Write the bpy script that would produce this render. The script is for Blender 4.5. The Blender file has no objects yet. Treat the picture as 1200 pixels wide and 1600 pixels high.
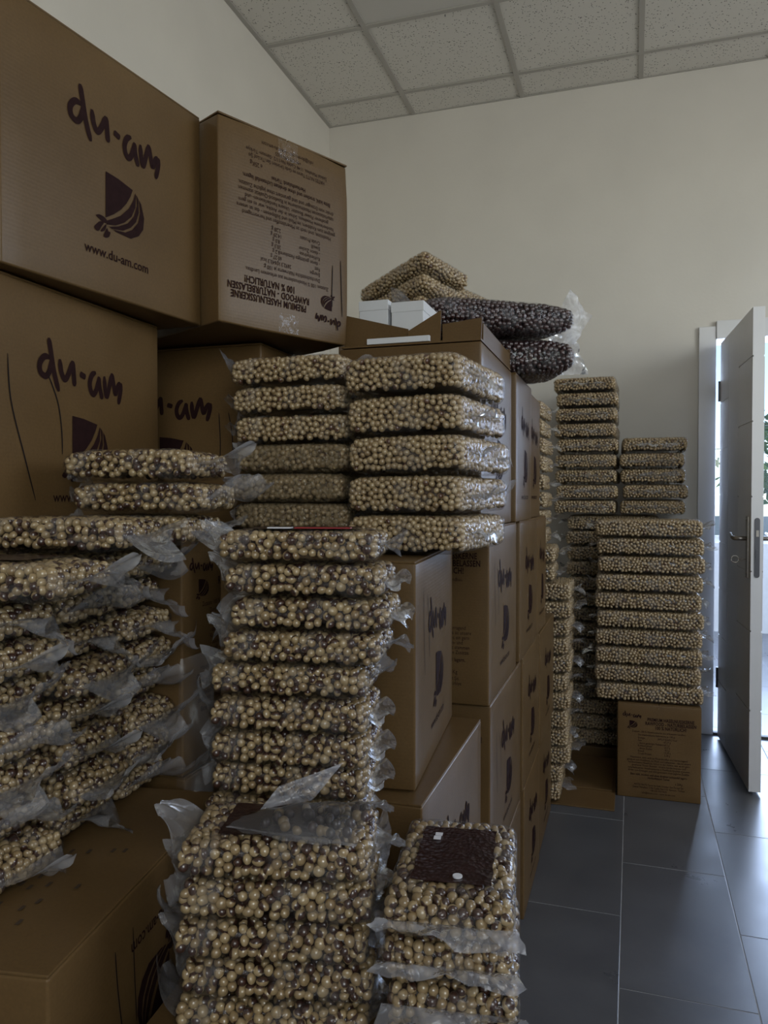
import bpy, math, random
import numpy as np
from mathutils import Vector, Matrix

SC = bpy.context.scene
COL = SC.collection
R = math.radians
PI = math.pi

# ------------------------------------------------------------------ camera
cam_d = bpy.data.cameras.new('camera')
cam = bpy.data.objects.new('camera', cam_d)
COL.objects.link(cam)
cam.location = (0, 0, 1.2)
cam.rotation_euler = (R(90 - 1.15), 0, R(17.9))
cam_d.sensor_fit = 'VERTICAL'
cam_d.sensor_height = 24.0
cam_d.lens = 24.0 * 1200 / 1600
cam_d.clip_start = 0.02
SC.camera = cam

# ------------------------------------------------------------------ world, lights, exposure
world = bpy.data.worlds.new('sky')
SC.world = world
world.use_nodes = True
wn = world.node_tree
wn.nodes.clear()
w_out = wn.nodes.new('ShaderNodeOutputWorld')
w_bg = wn.nodes.new('ShaderNodeBackground')
w_sky = wn.nodes.new('ShaderNodeTexSky')
w_sky.sky_type = 'HOSEK_WILKIE'
w_sky.sun_direction = Vector((0.55, -0.6, 0.6)).normalized()
w_sky.turbidity = 4.0
w_bg.inputs['Strength'].default_value = 9.0
wn.links.new(w_sky.outputs[0], w_bg.inputs[0])
wn.links.new(w_bg.outputs[0], w_out.inputs[0])


def area(name, loc, target, sx, sy, power, color):
    d = bpy.data.lights.new(name, 'AREA')
    d.shape = 'RECTANGLE'
    d.size, d.size_y = sx, sy
    d.energy = power
    d.color = color
    o = bpy.data.objects.new(name, d)
    COL.objects.link(o)
    o.location = loc
    v = Vector(target) - Vector(loc)
    o.rotation_euler = v.to_track_quat('-Z', 'Y').to_euler()
    return o


# daylight falling through the side window and through the far room's window
area('side_window_daylight', (2.75, 1.9, 2.25), (0.6, 2.1, 1.35), 1.3, 1.1, 26, (0.97, 0.98, 1.0))
area('rear_window_daylight', (1.15, -2.0, 2.15), (0.1, 3.0, 1.9), 1.1, 1.0, 21, (1.0, 0.97, 0.92))
area('far_window_daylight', (1.6, 7.3, 1.75), (1.0, 4.2, 0.9), 2.6, 1.5, 240, (0.55, 0.70, 1.0))

SC.view_settings.view_transform = 'Standard'
SC.view_settings.look = 'None'
SC.view_settings.exposure = 0.0
SC.view_settings.gamma = 1.0
SC.view_settings.use_curve_mapping = False
SC.cycles.transparent_max_bounces = 24
SC.cycles.max_bounces = 8
SC.cycles.caustics_reflective = False
SC.cycles.caustics_refractive = False


# ------------------------------------------------------------------ materials
def mat(name):
    m = bpy.data.materials.new(name)
    m.use_nodes = True
    nt = m.node_tree
    b = nt.nodes['Principled BSDF']
    return m, nt, b


def node(nt, t, **kw):
    n = nt.nodes.new(t)
    for k, v in kw.items():
        setattr(n, k, v)
    return n


def ramp(nt, stops):
    n = nt.nodes.new('ShaderNodeValToRGB')
    e = n.color_ramp.elements
    while len(e) < len(stops):
        e.new(0.5)
    for i, (p, c) in enumerate(stops):
        e[i].position = p
        e[i].color = (*c, 1) if len(c) == 3 else c
    return n


def simple(name, col, rough=0.6, metal=0.0, noise=0.0, nscale=30.0, bump=0.0, bscale=80.0):
    m, nt, b = mat(name)
    b.inputs['Base Color'].default_value = (*col, 1)
    b.inputs['Roughness'].default_value = rough
    b.inputs['Metallic'].default_value = metal
    tc = node(nt, 'ShaderNodeTexCoord')
    if noise:
        n = node(nt, 'ShaderNodeTexNoise')
        n.inputs['Scale'].default_value = nscale
        n.inputs['Detail'].default_value = 6
        nt.links.new(tc.outputs['Object'], n.inputs['Vector'])
        r = ramp(nt, [(0.3, tuple(c * (1 - noise) for c in col)), (0.7, tuple(min(1, c * (1 + noise)) for c in col))])
        nt.links.new(n.outputs['Fac'], r.inputs[0])
        nt.links.new(r.outputs[0], b.inputs['Base Color'])
    if bump:
        n2 = node(nt, 'ShaderNodeTexNoise')
        n2.inputs['Scale'].default_value = bscale
        n2.inputs['Detail'].default_value = 4
        nt.links.new(tc.outputs['Object'], n2.inputs['Vector'])
        bp = node(nt, 'ShaderNodeBump')
        bp.inputs['Strength'].default_value = bump
        bp.inputs['Distance'].default_value = 0.004
        nt.links.new(n2.outputs['Fac'], bp.inputs['Height'])
        nt.links.new(bp.outputs[0], b.inputs['Normal'])
    return m


M_WALL = simple('painted_wall', (0.66, 0.63, 0.585), 0.75, noise=0.03, nscale=3, bump=0.12, bscale=60)
M_WALL_FAR = simple('white_plaster', (0.80, 0.80, 0.80), 0.7, noise=0.02)
M_WHITE_PAINT = simple('white_lacquer', (0.66, 0.66, 0.68), 0.32, noise=0.02, nscale=8)
M_GRID = simple('ceiling_grid_paint', (0.42, 0.40, 0.37), 0.5)
M_LED = simple('matt_diffuser', (0.60, 0.58, 0.55), 0.45)
M_STEEL = simple('brushed_steel', (0.34, 0.31, 0.28), 0.32, 0.9, noise=0.1, nscale=60)
M_DARKSTEEL = simple('dark_lock_steel', (0.10, 0.10, 0.11), 0.4, 0.8)
M_GROUT = simple('grout', (0.30, 0.30, 0.31), 0.85, noise=0.12, nscale=20)
M_THRESH = simple('threshold', (0.05, 0.045, 0.04), 0.6)
M_WHITECARD = simple('white_card', (0.66, 0.67, 0.70), 0.55, noise=0.03, nscale=12)
M_INK = simple('printing_ink', (0.021, 0.0095, 0.0095), 0.6, noise=0.15, nscale=90)
M_MARKER = simple('marker_ink', (0.012, 0.010, 0.012), 0.5)
for _m in (M_INK, M_MARKER):
    _m.node_tree.nodes['Principled BSDF'].inputs['Specular IOR Level'].default_value = 0.04
M_LABELWHITE = simple('label_white', (0.62, 0.62, 0.66), 0.35)
M_LABELRED = simple('label_red', (0.25, 0.01, 0.015), 0.35)
M_LEAF = simple('tree_leaf', (0.08, 0.16, 0.04), 0.6, noise=0.3, nscale=5)
M_BARK = simple('tree_bark', (0.12, 0.08, 0.05), 0.8, noise=0.3, nscale=20)
M_GROUND = simple('outdoor_ground', (0.25, 0.25, 0.23), 0.9, noise=0.1, nscale=2)


def make_tile():
    m, nt, b = mat('grey_floor_tile')
    tc = node(nt, 'ShaderNodeTexCoord')
    oi = node(nt, 'ShaderNodeObjectInfo')
    add = node(nt, 'ShaderNodeVectorMath', operation='ADD')
    mul = node(nt, 'ShaderNodeVectorMath', operation='SCALE')
    mul.inputs['Scale'].default_value = 9.0
    comb = node(nt, 'ShaderNodeCombineXYZ')
    for i in range(3):
        nt.links.new(oi.outputs['Random'], comb.inputs[i])
    nt.links.new(comb.outputs[0], mul.inputs[0])
    nt.links.new(tc.outputs['Object'], add.inputs[0])
    nt.links.new(mul.outputs[0], add.inputs[1])
    n = node(nt, 'ShaderNodeTexNoise')
    n.inputs['Scale'].default_value = 4
    n.inputs['Detail'].default_value = 8
    n.inputs['Roughness'].default_value = 0.65
    nt.links.new(add.outputs[0], n.inputs['Vector'])
    r = ramp(nt, [(0.3, (0.066, 0.068, 0.077)), (0.7, (0.094, 0.096, 0.105))])
    nt.links.new(n.outputs['Fac'], r.inputs[0])
    nt.links.new(r.outputs[0], b.inputs['Base Color'])
    r2 = ramp(nt, [(0.3, (0.26,) * 3), (0.75, (0.40,) * 3)])
    nt.links.new(n.outputs['Fac'], r2.inputs[0])
    nt.links.new(r2.outputs[0], b.inputs['Roughness'])
    return m


M_TILE = make_tile()


def make_ceiling():
    m, nt, b = mat('mineral_fibre_panel')
    tc = node(nt, 'ShaderNodeTexCoord')
    v = node(nt, 'ShaderNodeTexVoronoi')
    v.inputs['Scale'].default_value = 76
    v.inputs['Randomness'].default_value = 1.0
    nt.links.new(tc.outputs['Object'], v.inputs['Vector'])
    n = node(nt, 'ShaderNodeTexNoise')
    n.inputs['Scale'].default_value = 40
    nt.links.new(tc.outputs['Object'], n.inputs['Vector'])
    mth = node(nt, 'ShaderNodeMath', operation='MULTIPLY_ADD')
    mth.inputs[1].default_value = -0.22
    nt.links.new(n.outputs['Fac'], mth.inputs[0])
    nt.links.new(v.outputs['Distance'], mth.inputs[2])
    r = ramp(nt, [(0.06, (0.16, 0.15, 0.14)), (0.12, (0.70, 0.675, 0.63))])
    nt.links.new(mth.outputs[0], r.inputs[0])
    nt.links.new(r.outputs[0], b.inputs['Base Color'])
    b.inputs['Roughness'].default_value = 0.9
    bp = node(nt, 'ShaderNodeBump')
    bp.inputs['Strength'].default_value = 0.4
    bp.inputs['Distance'].default_value = 0.003
    nt.links.new(r.outputs[0], bp.inputs['Height'])
    nt.links.new(bp.outputs[0], b.inputs['Normal'])
    return m


M_CEIL = make_ceiling()


def make_card():
    m, nt, b = mat('corrugated_cardboard')
    tc = node(nt, 'ShaderNodeTexCoord')
    oi = node(nt, 'ShaderNodeObjectInfo')
    n = node(nt, 'ShaderNodeTexNoise')
    n.inputs['Scale'].default_value = 7
    n.inputs['Detail'].default_value = 8
    nt.links.new(tc.outputs['Object'], n.inputs['Vector'])
    r = ramp(nt, [(0.3, (0.104, 0.061, 0.0245)), (0.7, (0.130, 0.078, 0.033))])
    nt.links.new(n.outputs['Fac'], r.inputs[0])
    # fine paper fibre
    f = node(nt, 'ShaderNodeTexNoise')
    f.inputs['Scale'].default_value = 260
    f.inputs['Detail'].default_value = 3
    nt.links.new(tc.outputs['Object'], f.inputs['Vector'])
    mx = node(nt, 'ShaderNodeMixRGB', blend_type='OVERLAY')
    mx.inputs[0].default_value = 0.18
    nt.links.new(r.outputs[0], mx.inputs[1])
    nt.links.new(f.outputs['Fac'], mx.inputs[2])
    hsv = node(nt, 'ShaderNodeHueSaturation')
    mp = node(nt, 'ShaderNodeMapRange')
    mp.inputs['To Min'].default_value = 0.92
    mp.inputs['To Max'].default_value = 1.08
    nt.links.new(oi.outputs['Random'], mp.inputs['Value'])
    nt.links.new(mp.outputs[0], hsv.inputs['Value'])
    nt.links.new(mx.outputs[0], hsv.inputs['Color'])
    nt.links.new(hsv.outputs[0], b.inputs['Base Color'])
    b.inputs['Roughness'].default_value = 0.34
    b.inputs['Specular IOR Level'].default_value = 0.2
    w = node(nt, 'ShaderNodeTexWave', wave_type='BANDS', bands_direction='Z')
    w.inputs['Scale'].default_value = 55
    w.inputs['Distortion'].default_value = 0.4
    nt.links.new(tc.outputs['Object'], w.inputs['Vector'])
    ad = node(nt, 'ShaderNodeMath', operation='MULTIPLY_ADD')
    ad.inputs[1].default_value = 0.035
    nt.links.new(w.outputs['Fac'], ad.inputs[0])
    nt.links.new(n.outputs['Fac'], ad.inputs[2])
    bp = node(nt, 'ShaderNodeBump')
    bp.inputs['Strength'].default_value = 0.25
    bp.inputs['Distance'].default_value = 0.004
    nt.links.new(ad.outputs[0], bp.inputs['Height'])
    nt.links.new(bp.outputs[0], b.inputs['Normal'])
    return m


M_CARD = make_card()


def make_nut(name, lo, hi, skin, core, rough=0.38, coat=0.9):
    """nut colour from the per-nut attribute: r = tone, g = patch of brown skin, b = filling between the nuts"""
    m, nt, b = mat(name)
    at = node(nt, 'ShaderNodeAttribute', attribute_name='tone')
    sp = node(nt, 'ShaderNodeSeparateColor')
    nt.links.new(at.outputs['Color'], sp.inputs[0])
    r = ramp(nt, [(0.0, lo), (1.0, hi)])
    nt.links.new(sp.outputs[0], r.inputs[0])
    tc = node(nt, 'ShaderNodeTexCoord')
    n = node(nt, 'ShaderNodeTexNoise')
    n.inputs['Scale'].default_value = 220
    n.inputs['Detail'].default_value = 3
    nt.links.new(tc.outputs['Object'], n.inputs['Vector'])
    gm = node(nt, 'ShaderNodeMath', operation='MULTIPLY_ADD')
    gm.inputs[1].default_value = 0.9
    gm.inputs[2].default_value = -0.45
    nt.links.new(n.outputs['Fac'], gm.inputs[0])
    ga = node(nt, 'ShaderNodeMath', operation='ADD')
    nt.links.new(sp.outputs[1], ga.inputs[0])
    nt.links.new(gm.outputs[0], ga.inputs[1])
    sm = node(nt, 'ShaderNodeMapRange', interpolation_type='SMOOTHSTEP')
    sm.inputs['From Min'].default_value = 0.42
    sm.inputs['From Max'].default_value = 0.62
    nt.links.new(ga.outputs[0], sm.inputs['Value'])
    mx = node(nt, 'ShaderNodeMixRGB')
    nt.links.new(sm.outputs[0], mx.inputs[0])
    nt.links.new(r.outputs[0], mx.inputs[1])
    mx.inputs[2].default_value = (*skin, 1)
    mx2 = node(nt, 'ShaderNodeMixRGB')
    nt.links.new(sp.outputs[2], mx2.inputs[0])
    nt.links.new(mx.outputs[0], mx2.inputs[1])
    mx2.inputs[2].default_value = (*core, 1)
    nt.links.new(mx2.outputs[0], b.inputs['Base Color'])
    b.inputs['Roughness'].default_value = rough
    b.inputs['Coat Weight'].default_value = coat
    b.inputs['Coat IOR'].default_value = 1.6
    b.inputs['Coat Roughness'].default_value = 0.07
    bp = node(nt, 'ShaderNodeBump')
    bp.inputs['Strength'].default_value = 0.35
    bp.inputs['Distance'].default_value = 0.0012
    nt.links.new(n.outputs['Fac'], bp.inputs['Height'])
    nt.links.new(bp.outputs[0], b.inputs['Normal'])
    return m


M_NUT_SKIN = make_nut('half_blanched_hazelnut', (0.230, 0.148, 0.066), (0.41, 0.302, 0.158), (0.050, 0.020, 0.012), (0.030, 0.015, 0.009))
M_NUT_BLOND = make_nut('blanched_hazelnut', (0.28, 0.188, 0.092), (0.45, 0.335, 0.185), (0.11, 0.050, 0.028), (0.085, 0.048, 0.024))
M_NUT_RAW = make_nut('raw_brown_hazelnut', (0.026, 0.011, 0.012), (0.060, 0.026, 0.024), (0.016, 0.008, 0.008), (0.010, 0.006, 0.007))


def make_film(name, alpha_lo, alpha_hi, tint=(0.62, 0.62, 0.66), rough=0.16, lo=0.45, hi=0.75, sc=16.0, spec=0.5, bump=0.5):
    """clear plastic: mostly see-through, milky where it is creased or lies double"""
    m, nt, b = mat(name)
    tc = node(nt, 'ShaderNodeTexCoord')
    n = node(nt, 'ShaderNodeTexNoise')
    n.inputs['Scale'].default_value = sc
    n.inputs['Detail'].default_value = 5
    n.inputs['Distortion'].default_value = 0.8
    nt.links.new(tc.outputs['Object'], n.inputs['Vector'])
    a = node(nt, 'ShaderNodeMapRange')
    a.inputs['From Min'].default_value = lo
    a.inputs['From Max'].default_value = hi
    a.inputs['To Min'].default_value = alpha_lo
    a.inputs['To Max'].default_value = alpha_hi
    nt.links.new(n.outputs['Fac'], a.inputs['Value'])
    b.inputs['Base Color'].default_value = (*tint, 1)
    b.inputs['Roughness'].default_value = 0.5
    cr = node(nt, 'ShaderNodeTexVoronoi', feature='DISTANCE_TO_EDGE')
    cr.inputs['Scale'].default_value = sc * 2.2
    nt.links.new(tc.outputs['Object'], cr.inputs['Vector'])
    cm = node(nt, 'ShaderNodeMath', operation='MULTIPLY_ADD')
    cm.inputs[1].default_value = 0.6
    nt.links.new(cr.outputs['Distance'], cm.inputs[0])
    nt.links.new(n.outputs['Fac'], cm.inputs[2])
    bp = node(nt, 'ShaderNodeBump')
    bp.inputs['Strength'].default_value = bump
    bp.inputs['Distance'].default_value = 0.006
    nt.links.new(cm.outputs[0], bp.inputs['Height'])
    gl = node(nt, 'ShaderNodeBsdfGlossy')
    gl.inputs['Roughness'].default_value = rough
    gl.inputs['Color'].default_value = (0.9, 0.92, 0.95, 1)
    nt.links.new(bp.outputs[0], gl.inputs['Normal'])
    tr = node(nt, 'ShaderNodeBsdfTransparent')
    tl = node(nt, 'ShaderNodeBsdfTranslucent')
    tl.inputs['Color'].default_value = (*tint, 1)
    df = node(nt, 'ShaderNodeBsdfDiffuse')
    df.inputs['Color'].default_value = (*tint, 1)
    nt.links.new(bp.outputs[0], df.inputs['Normal'])
    m1 = node(nt, 'ShaderNodeMixShader')
    m1.inputs[0].default_value = 0.4
    nt.links.new(df.outputs[0], m1.inputs[1])
    nt.links.new(tl.outputs[0], m1.inputs[2])
    m2 = node(nt, 'ShaderNodeMixShader')
    nt.links.new(a.outputs[0], m2.inputs[0])
    nt.links.new(tr.outputs[0], m2.inputs[1])
    nt.links.new(m1.outputs[0], m2.inputs[2])
    fr = node(nt, 'ShaderNodeFresnel')
    fr.inputs['IOR'].default_value = 1.45
    nt.links.new(bp.outputs[0], fr.inputs['Normal'])
    fs = node(nt, 'ShaderNodeMath', operation='MULTIPLY')
    fs.inputs[1].default_value = spec
    nt.links.new(fr.outputs[0], fs.inputs[0])
    m3 = node(nt, 'ShaderNodeMixShader')
    nt.links.new(fs.outputs[0], m3.inputs[0])
    nt.links.new(m2.outputs[0], m3.inputs[1])
    nt.links.new(gl.outputs[0], m3.inputs[2])
    nt.links.new(m3.outputs[0], nt.nodes['Material Output'].inputs[0])
    nt.nodes.remove(b)
    return m


M_FILM = make_film('clear_vacuum_film', 0.0, 0.20, tint=(.5, .5, .52), spec=0.32, lo=.50, hi=.72, sc=24, rough=.1, bump=.8)
M_FILM_HAZY = make_film('hazy_vacuum_film', 0.12, 0.55, tint=(0.36, 0.28, 0.17), sc=60, lo=0.42, hi=0.60, spec=.6, bump=1.0)
M_FLAP = make_film('plastic_bag_edge', 0.26, 0.58, tint=(.58, .58, .62), spec=.45, rough=0.2, sc=20, bump=0.5)
M_SHEET_CLEAR = make_film('limp_clear_sheet', 0.05, 0.16, tint=(.45, .45, .48), spec=0.4, rough=0.2, sc=9, bump=0.35)
M_SHEET = make_film('milky_plastic_sheet', 0.13, 0.27, tint=(.5, .5, .53), spec=0.8, rough=0.2, sc=9, bump=0.35)
M_TAIL = make_film('milky_bag_end', 0.30, 0.70, tint=(.90, .91, .97), spec=0.8, rough=0.15, sc=22, bump=0.7)
M_TAIL_STRIP = make_film('milky_seal_strip', 0.30, 0.66, tint=(.62, .62, .68), spec=0.7, rough=0.15, sc=30, bump=0.7)
M_TAPE = make_film('clear_packing_tape', 0.0, 0.05, tint=(0.4, 0.32, 0.22), spec=.10, rough=0.10, sc=30, bump=1.0)
M_PANE = make_film('window_glass', 0.0, 0.01, spec=0.6, rough=0.02, sc=1, bump=0.0)


def make_label():
    m, nt, b = mat('dark_label_under_film')
    tc = node(nt, 'ShaderNodeTexCoord')
    n = node(nt, 'ShaderNodeTexNoise')
    n.inputs['Scale'].default_value = 60
    nt.links.new(tc.outputs['Object'], n.inputs['Vector'])
    r = ramp(nt, [(0.35, (0.014, 0.004, 0.004)), (0.75, (0.026, 0.009, 0.008))])
    nt.links.new(n.outputs['Fac'], r.inputs[0])
    nt.links.new(r.outputs[0], b.inputs['Base Color'])
    b.inputs['Roughness'].default_value = 0.25
    n2 = node(nt, 'ShaderNodeTexVoronoi')
    n2.inputs['Scale'].default_value = 170
    nt.links.new(tc.outputs['Object'], n2.inputs['Vector'])
    bp = node(nt, 'ShaderNodeBump')
    bp.inputs['Strength'].default_value = 0.35
    bp.inputs['Distance'].default_value = 0.002
    nt.links.new(n2.outputs['Distance'], bp.inputs['Height'])
    nt.links.new(bp.outputs[0], b.inputs['Normal'])
    return m


M_LABEL = make_label()


# ------------------------------------------------------------------ object helpers
def link(name, me, parent=None, loc=None, kind=None, label=None):
    o = bpy.data.objects.new(name, me)
    COL.objects.link(o)
    if parent is not None:
        o.parent = parent
    if loc is not None:
        o.location = loc
    if kind:
        o['kind'] = kind
    if label:
        o['label'] = label
    return o


def tag(o, label, cat, group=None):
    o['label'] = label
    o['category'] = cat
    if group:
        o['group'] = group
    return o


def thing(name, label, cat, loc=(0, 0, 0), rotz=0.0, group=None):
    o = bpy.data.objects.new(name, None)
    o.empty_display_size = 0.05
    COL.objects.link(o)
    o.location = loc
    o.rotation_euler = (0, 0, rotz)
    return tag(o, label, cat, group)


def pymesh(name, verts, faces, material, smooth=False):
    me = bpy.data.meshes.new(name)
    me.from_pydata([tuple(v) for v in verts], [], [tuple(f) for f in faces])
    me.materials.append(material)
    if smooth:
        me.polygons.foreach_set('use_smooth', [True] * len(me.polygons))
    me.update()
    return me


class MB:
    """collects boxes, tubes and prisms into one mesh"""

    def __init__(self):
        self.v, self.f = [], []

    def box(self, x0, x1, y0, y1, z0, z1):
        b = len(self.v)
        self.v += [(x, y, z) for z in (z0, z1) for y in (y0, y1) for x in (x0, x1)]
        self.f += [tuple(b + i for i in q) for q in
                   ((0, 2, 3, 1), (4, 5, 7, 6), (0, 1, 5, 4), (2, 6, 7, 3), (0, 4, 6, 2), (1, 3, 7, 5))]
        return self

    def prism(self, pts, y0, y1):
        """polygon in x,z pushed through from y0 to y1"""
        b, n = len(self.v), len(pts)
        self.v += [(x, y0, z) for x, z in pts] + [(x, y1, z) for x, z in pts]
        self.f.append(tuple(b + i for i in range(n)))
        self.f.append(tuple(b + n + i for i in reversed(range(n))))
        for i in range(n):
            j = (i + 1) % n
            self.f.append((b + i, b + n + i, b + n + j, b + j))
        return self

    def tube(self, pts, rad, seg=10, caps=True):
        pts = [Vector(p) for p in pts]
        rads = rad if isinstance(rad, (list, tuple)) else [rad] * len(pts)
        b = len(self.v)
        for i, p in enumerate(pts):
            d = (pts[min(i + 1, len(pts) - 1)] - pts[max(i - 1, 0)]).normalized()
            a = d.orthogonal().normalized() if abs(d.z) > 0.9 else d.cross(Vector((0, 0, 1))).normalized()
            c = d.cross(a)
            for k in range(seg):
                t = 2 * PI * k / seg
                self.v.append(tuple(p + (a * math.cos(t) + c * math.sin(t)) * rads[i]))
        for i in range(len(pts) - 1):
            for k in range(seg):
                k2 = (k + 1) % seg
                self.f.append((b + i * seg + k, b + i * seg + k2, b + (i + 1) * seg + k2, b + (i + 1) * seg + k))
        if caps:
            self.f.append(tuple(b + k for k in reversed(range(seg))))
            e = b + (len(pts) - 1) * seg
            self.f.append(tuple(e + k for k in range(seg)))
        return self

    def mesh(self, name, material, bevel=0.0, smooth=False):
        me = pymesh(name, self.v, self.f, material, smooth)
        if bevel:
            import bmesh
            bm = bmesh.new()
            bm.from_mesh(me)
            bmesh.ops.remove_doubles(bm, verts=bm.verts, dist=1e-6)
            bmesh.ops.bevel(bm, geom=list(bm.edges), offset=bevel, segments=2, affect='EDGES', profile=0.5)
            bm.to_mesh(me)
            bm.free()
        return me

    def build(self, name, material, parent=None, bevel=0.0, smooth=False, **k):
        return link(name, self.mesh(name, material, bevel, smooth), parent, **k)


def rounded_grid(hx, hy, hz, rad, nx, ny, nz, ne=2):
    """verts and quads of a box with rounded edges, gridded so that it can be bulged"""
    def axis(h, n):
        r = min(rad, h)
        inner = np.linspace(-(h - r), h - r, n + 1) if h > r + 1e-6 else np.array([0.0])
        e = np.linspace(0, 1, ne + 1)[1:]
        t = r * np.tan(e * PI / 4)
        return np.concatenate([-(h - r) - t[::-1], inner, (h - r) + t])
    ax, ay, az = axis(hx, nx), axis(hy, ny), axis(hz, nz)
    V, F, idx = [], [], {}

    def vid(p):
        k = tuple(round(c, 7) for c in p)
        if k not in idx:
            idx[k] = len(V)
            V.append(p)
        return idx[k]
    for A, B, fix, s, order in ((ax, ay, hz, 1, 2), (ax, ay, -hz, -1, 2), (ay, az, hx, 1, 0), (ay, az, -hx, -1, 0),
                                (ax, az, hy, -1, 1), (ax, az, -hy, 1, 1)):
        for i in range(len(A) - 1):
            for j in range(len(B) - 1):
                q = []
                for a, b in ((A[i], B[j]), (A[i + 1], B[j]), (A[i + 1], B[j + 1]), (A[i], B[j + 1])):
                    q.append(vid({2: (a, b, fix), 0: (fix, a, b), 1: (a, fix, b)}[order]))
                F.append(q if s > 0 else q[::-1])
    V = np.array(V)
    core = np.array([max(hx - rad, 0), max(hy - rad, 0), max(hz - rad, 0)])
    c = np.clip(V, -core, core)
    d = V - c
    n = d / np.maximum(np.linalg.norm(d, axis=1, keepdims=True), 1e-9)
    return c + n * rad, F, n


# ------------------------------------------------------------------ room shell
X0, X1, Y0, Y1, ZC = -1.685, 2.35, -1.6, 4.185, 3.34


def structure(name, mesh, parent=None, loc=None):
    return link(name, mesh, parent, loc, kind=None if parent else 'structure')


floor = structure('floor', MB().box(X0 - .2, 4.2, Y0 - .2, 7.6, -0.06, -0.0009).mesh('floor', M_GROUT))
TX, TY, TG = 0.311, 0.678, 0.0026
tile_me = MB().box(0, TX - TG, 0, TY - TG, -0.012, 0).mesh('tile', M_TILE, bevel=0.0008)
cx = [-0.0215 + TX * k for k in range(-6, 13)]
for k, x in enumerate(cx):
    off = 2.2795 if k % 2 else 2.2795 - TY * 0.5       # running bond
    j0 = math.ceil((Y0 - 0.1 - off) / TY)
    y = off + TY * (j0)
    while y < 7.3:
        if X0 - .2 < x < 4.0:
            link('tile', tile_me, floor, (x, y, 0))
        y += TY

structure('wall_left', MB().box(X0 - .15, X0, Y0, Y1, 0, ZC + .3).mesh('wall_left', M_WALL))
FX0, FX1, FZ0, FZ1 = 0.05, 2.25, 1.1, 3.15
b = MB()
b.box(X0 - .15, FX0, Y0 - .15, Y0, 0, ZC + .3)
b.box(FX1, X1 + .3, Y0 - .15, Y0, 0, ZC + .3)
b.box(FX0, FX1, Y0 - .15, Y0, 0, FZ0)
b.box(FX0, FX1, Y0 - .15, Y0, FZ1, ZC + .3)
structure('wall_front', b.mesh('wall_front', M_WALL))
b = MB()
for x in (FX0, (FX0 + FX1) / 2 - .03, FX1 - .06):
    b.box(x, x + .06, Y0 - .1, Y0 - .04, FZ0, FZ1)
for z in (FZ0, FZ1 - .06):
    b.box(FX0, FX1, Y0 - .1, Y0 - .04, z, z + .06)
structure('window_3', b.mesh('window_3', M_WHITE_PAINT))
DX0, DX1, DZ = 0.385, 1.245, 2.0
b = MB()
b.box(X0 - .15, DX0, Y1, Y1 + .16, 0, ZC + .3)
b.box(DX1, X1 + .3, Y1, Y1 + .16, 0, ZC + .3)
b.box(DX0, DX1, Y1, Y1 + .16, DZ, ZC + .3)
structure('wall_back', b.mesh('wall_back', M_WALL))
WY0, WY1, WZ0, WZ1 = 0.9, 3.1, 1.0, 3.1
b = MB()
b.box(X1, X1 + .25, Y0, WY0, 0, ZC + .3)
b.box(X1, X1 + .25, WY1, Y1 + .16, 0, ZC + .3)
b.box(X1, X1 + .25, WY0, WY1, 0, WZ0)
b.box(X1, X1 + .25, WY0, WY1, WZ1, ZC + .3)
structure('wall_right', b.mesh('wall_right', M_WALL))
b = MB()
for y in (WY0, (WY0 + WY1) / 2 - .03, WY1 - .06):
    b.box(X1 + .08, X1 + .14, y, y + .06, WZ0, WZ1)
for z in (WZ0, WZ1 - .06):
    b.box(X1 + .08, X1 + .14, WY0, WY1, z, z + .06)
win1 = structure('window_1', b.mesh('window_1', M_WHITE_PAINT))

# far room behind the door
b = MB()
b.box(-1.2, -1.05, Y1 + .16, 7.5, 0, 2.9)
b.box(3.9, 4.05, Y1 + .16, 7.5, 0, 2.9)
structure('wall_far_sides', b.mesh('wall_far_sides', M_WALL_FAR))
b = MB()
b.box(-1.2, 4.05, 7.4, 7.55, 0, 0.79)
b.box(-1.2, 4.05, 7.4, 7.55, 2.65, 2.9)
b.box(-1.2, 0.0, 7.4, 7.55, 0.79, 2.65)
b.box(3.2, 4.05, 7.4, 7.55, 0.79, 2.65)
structure('wall_far', b.mesh('wall_far', M_WALL_FAR))
structure('ceiling_far', MB().box(-1.2, 4.05, Y1 + .16, 7.55, 2.9, 3.0).mesh('ceiling_far', M_WALL_FAR))
b = MB()
for x in (0.0, 1.55, 3.14):
    b.box(x, x + .06, 7.45, 7.51, .79, 2.65)
for z in (.79, 2.59):
    b.box(0, 3.2, 7.45, 7.51, z, z + .06)
win2 = structure('window_2', b.mesh('window_2', M_WHITE_PAINT))
for x0, x1 in ((.06, 1.55), (1.61, 3.14)):
    MB().box(x0, x1, 7.478, 7.482, .85, 2.59).build('pane', M_PANE, win2)
structure('ground', MB().box(-30, 30, 7.6, 60, -0.3, -0.2).mesh('ground', M_GROUND))

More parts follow.
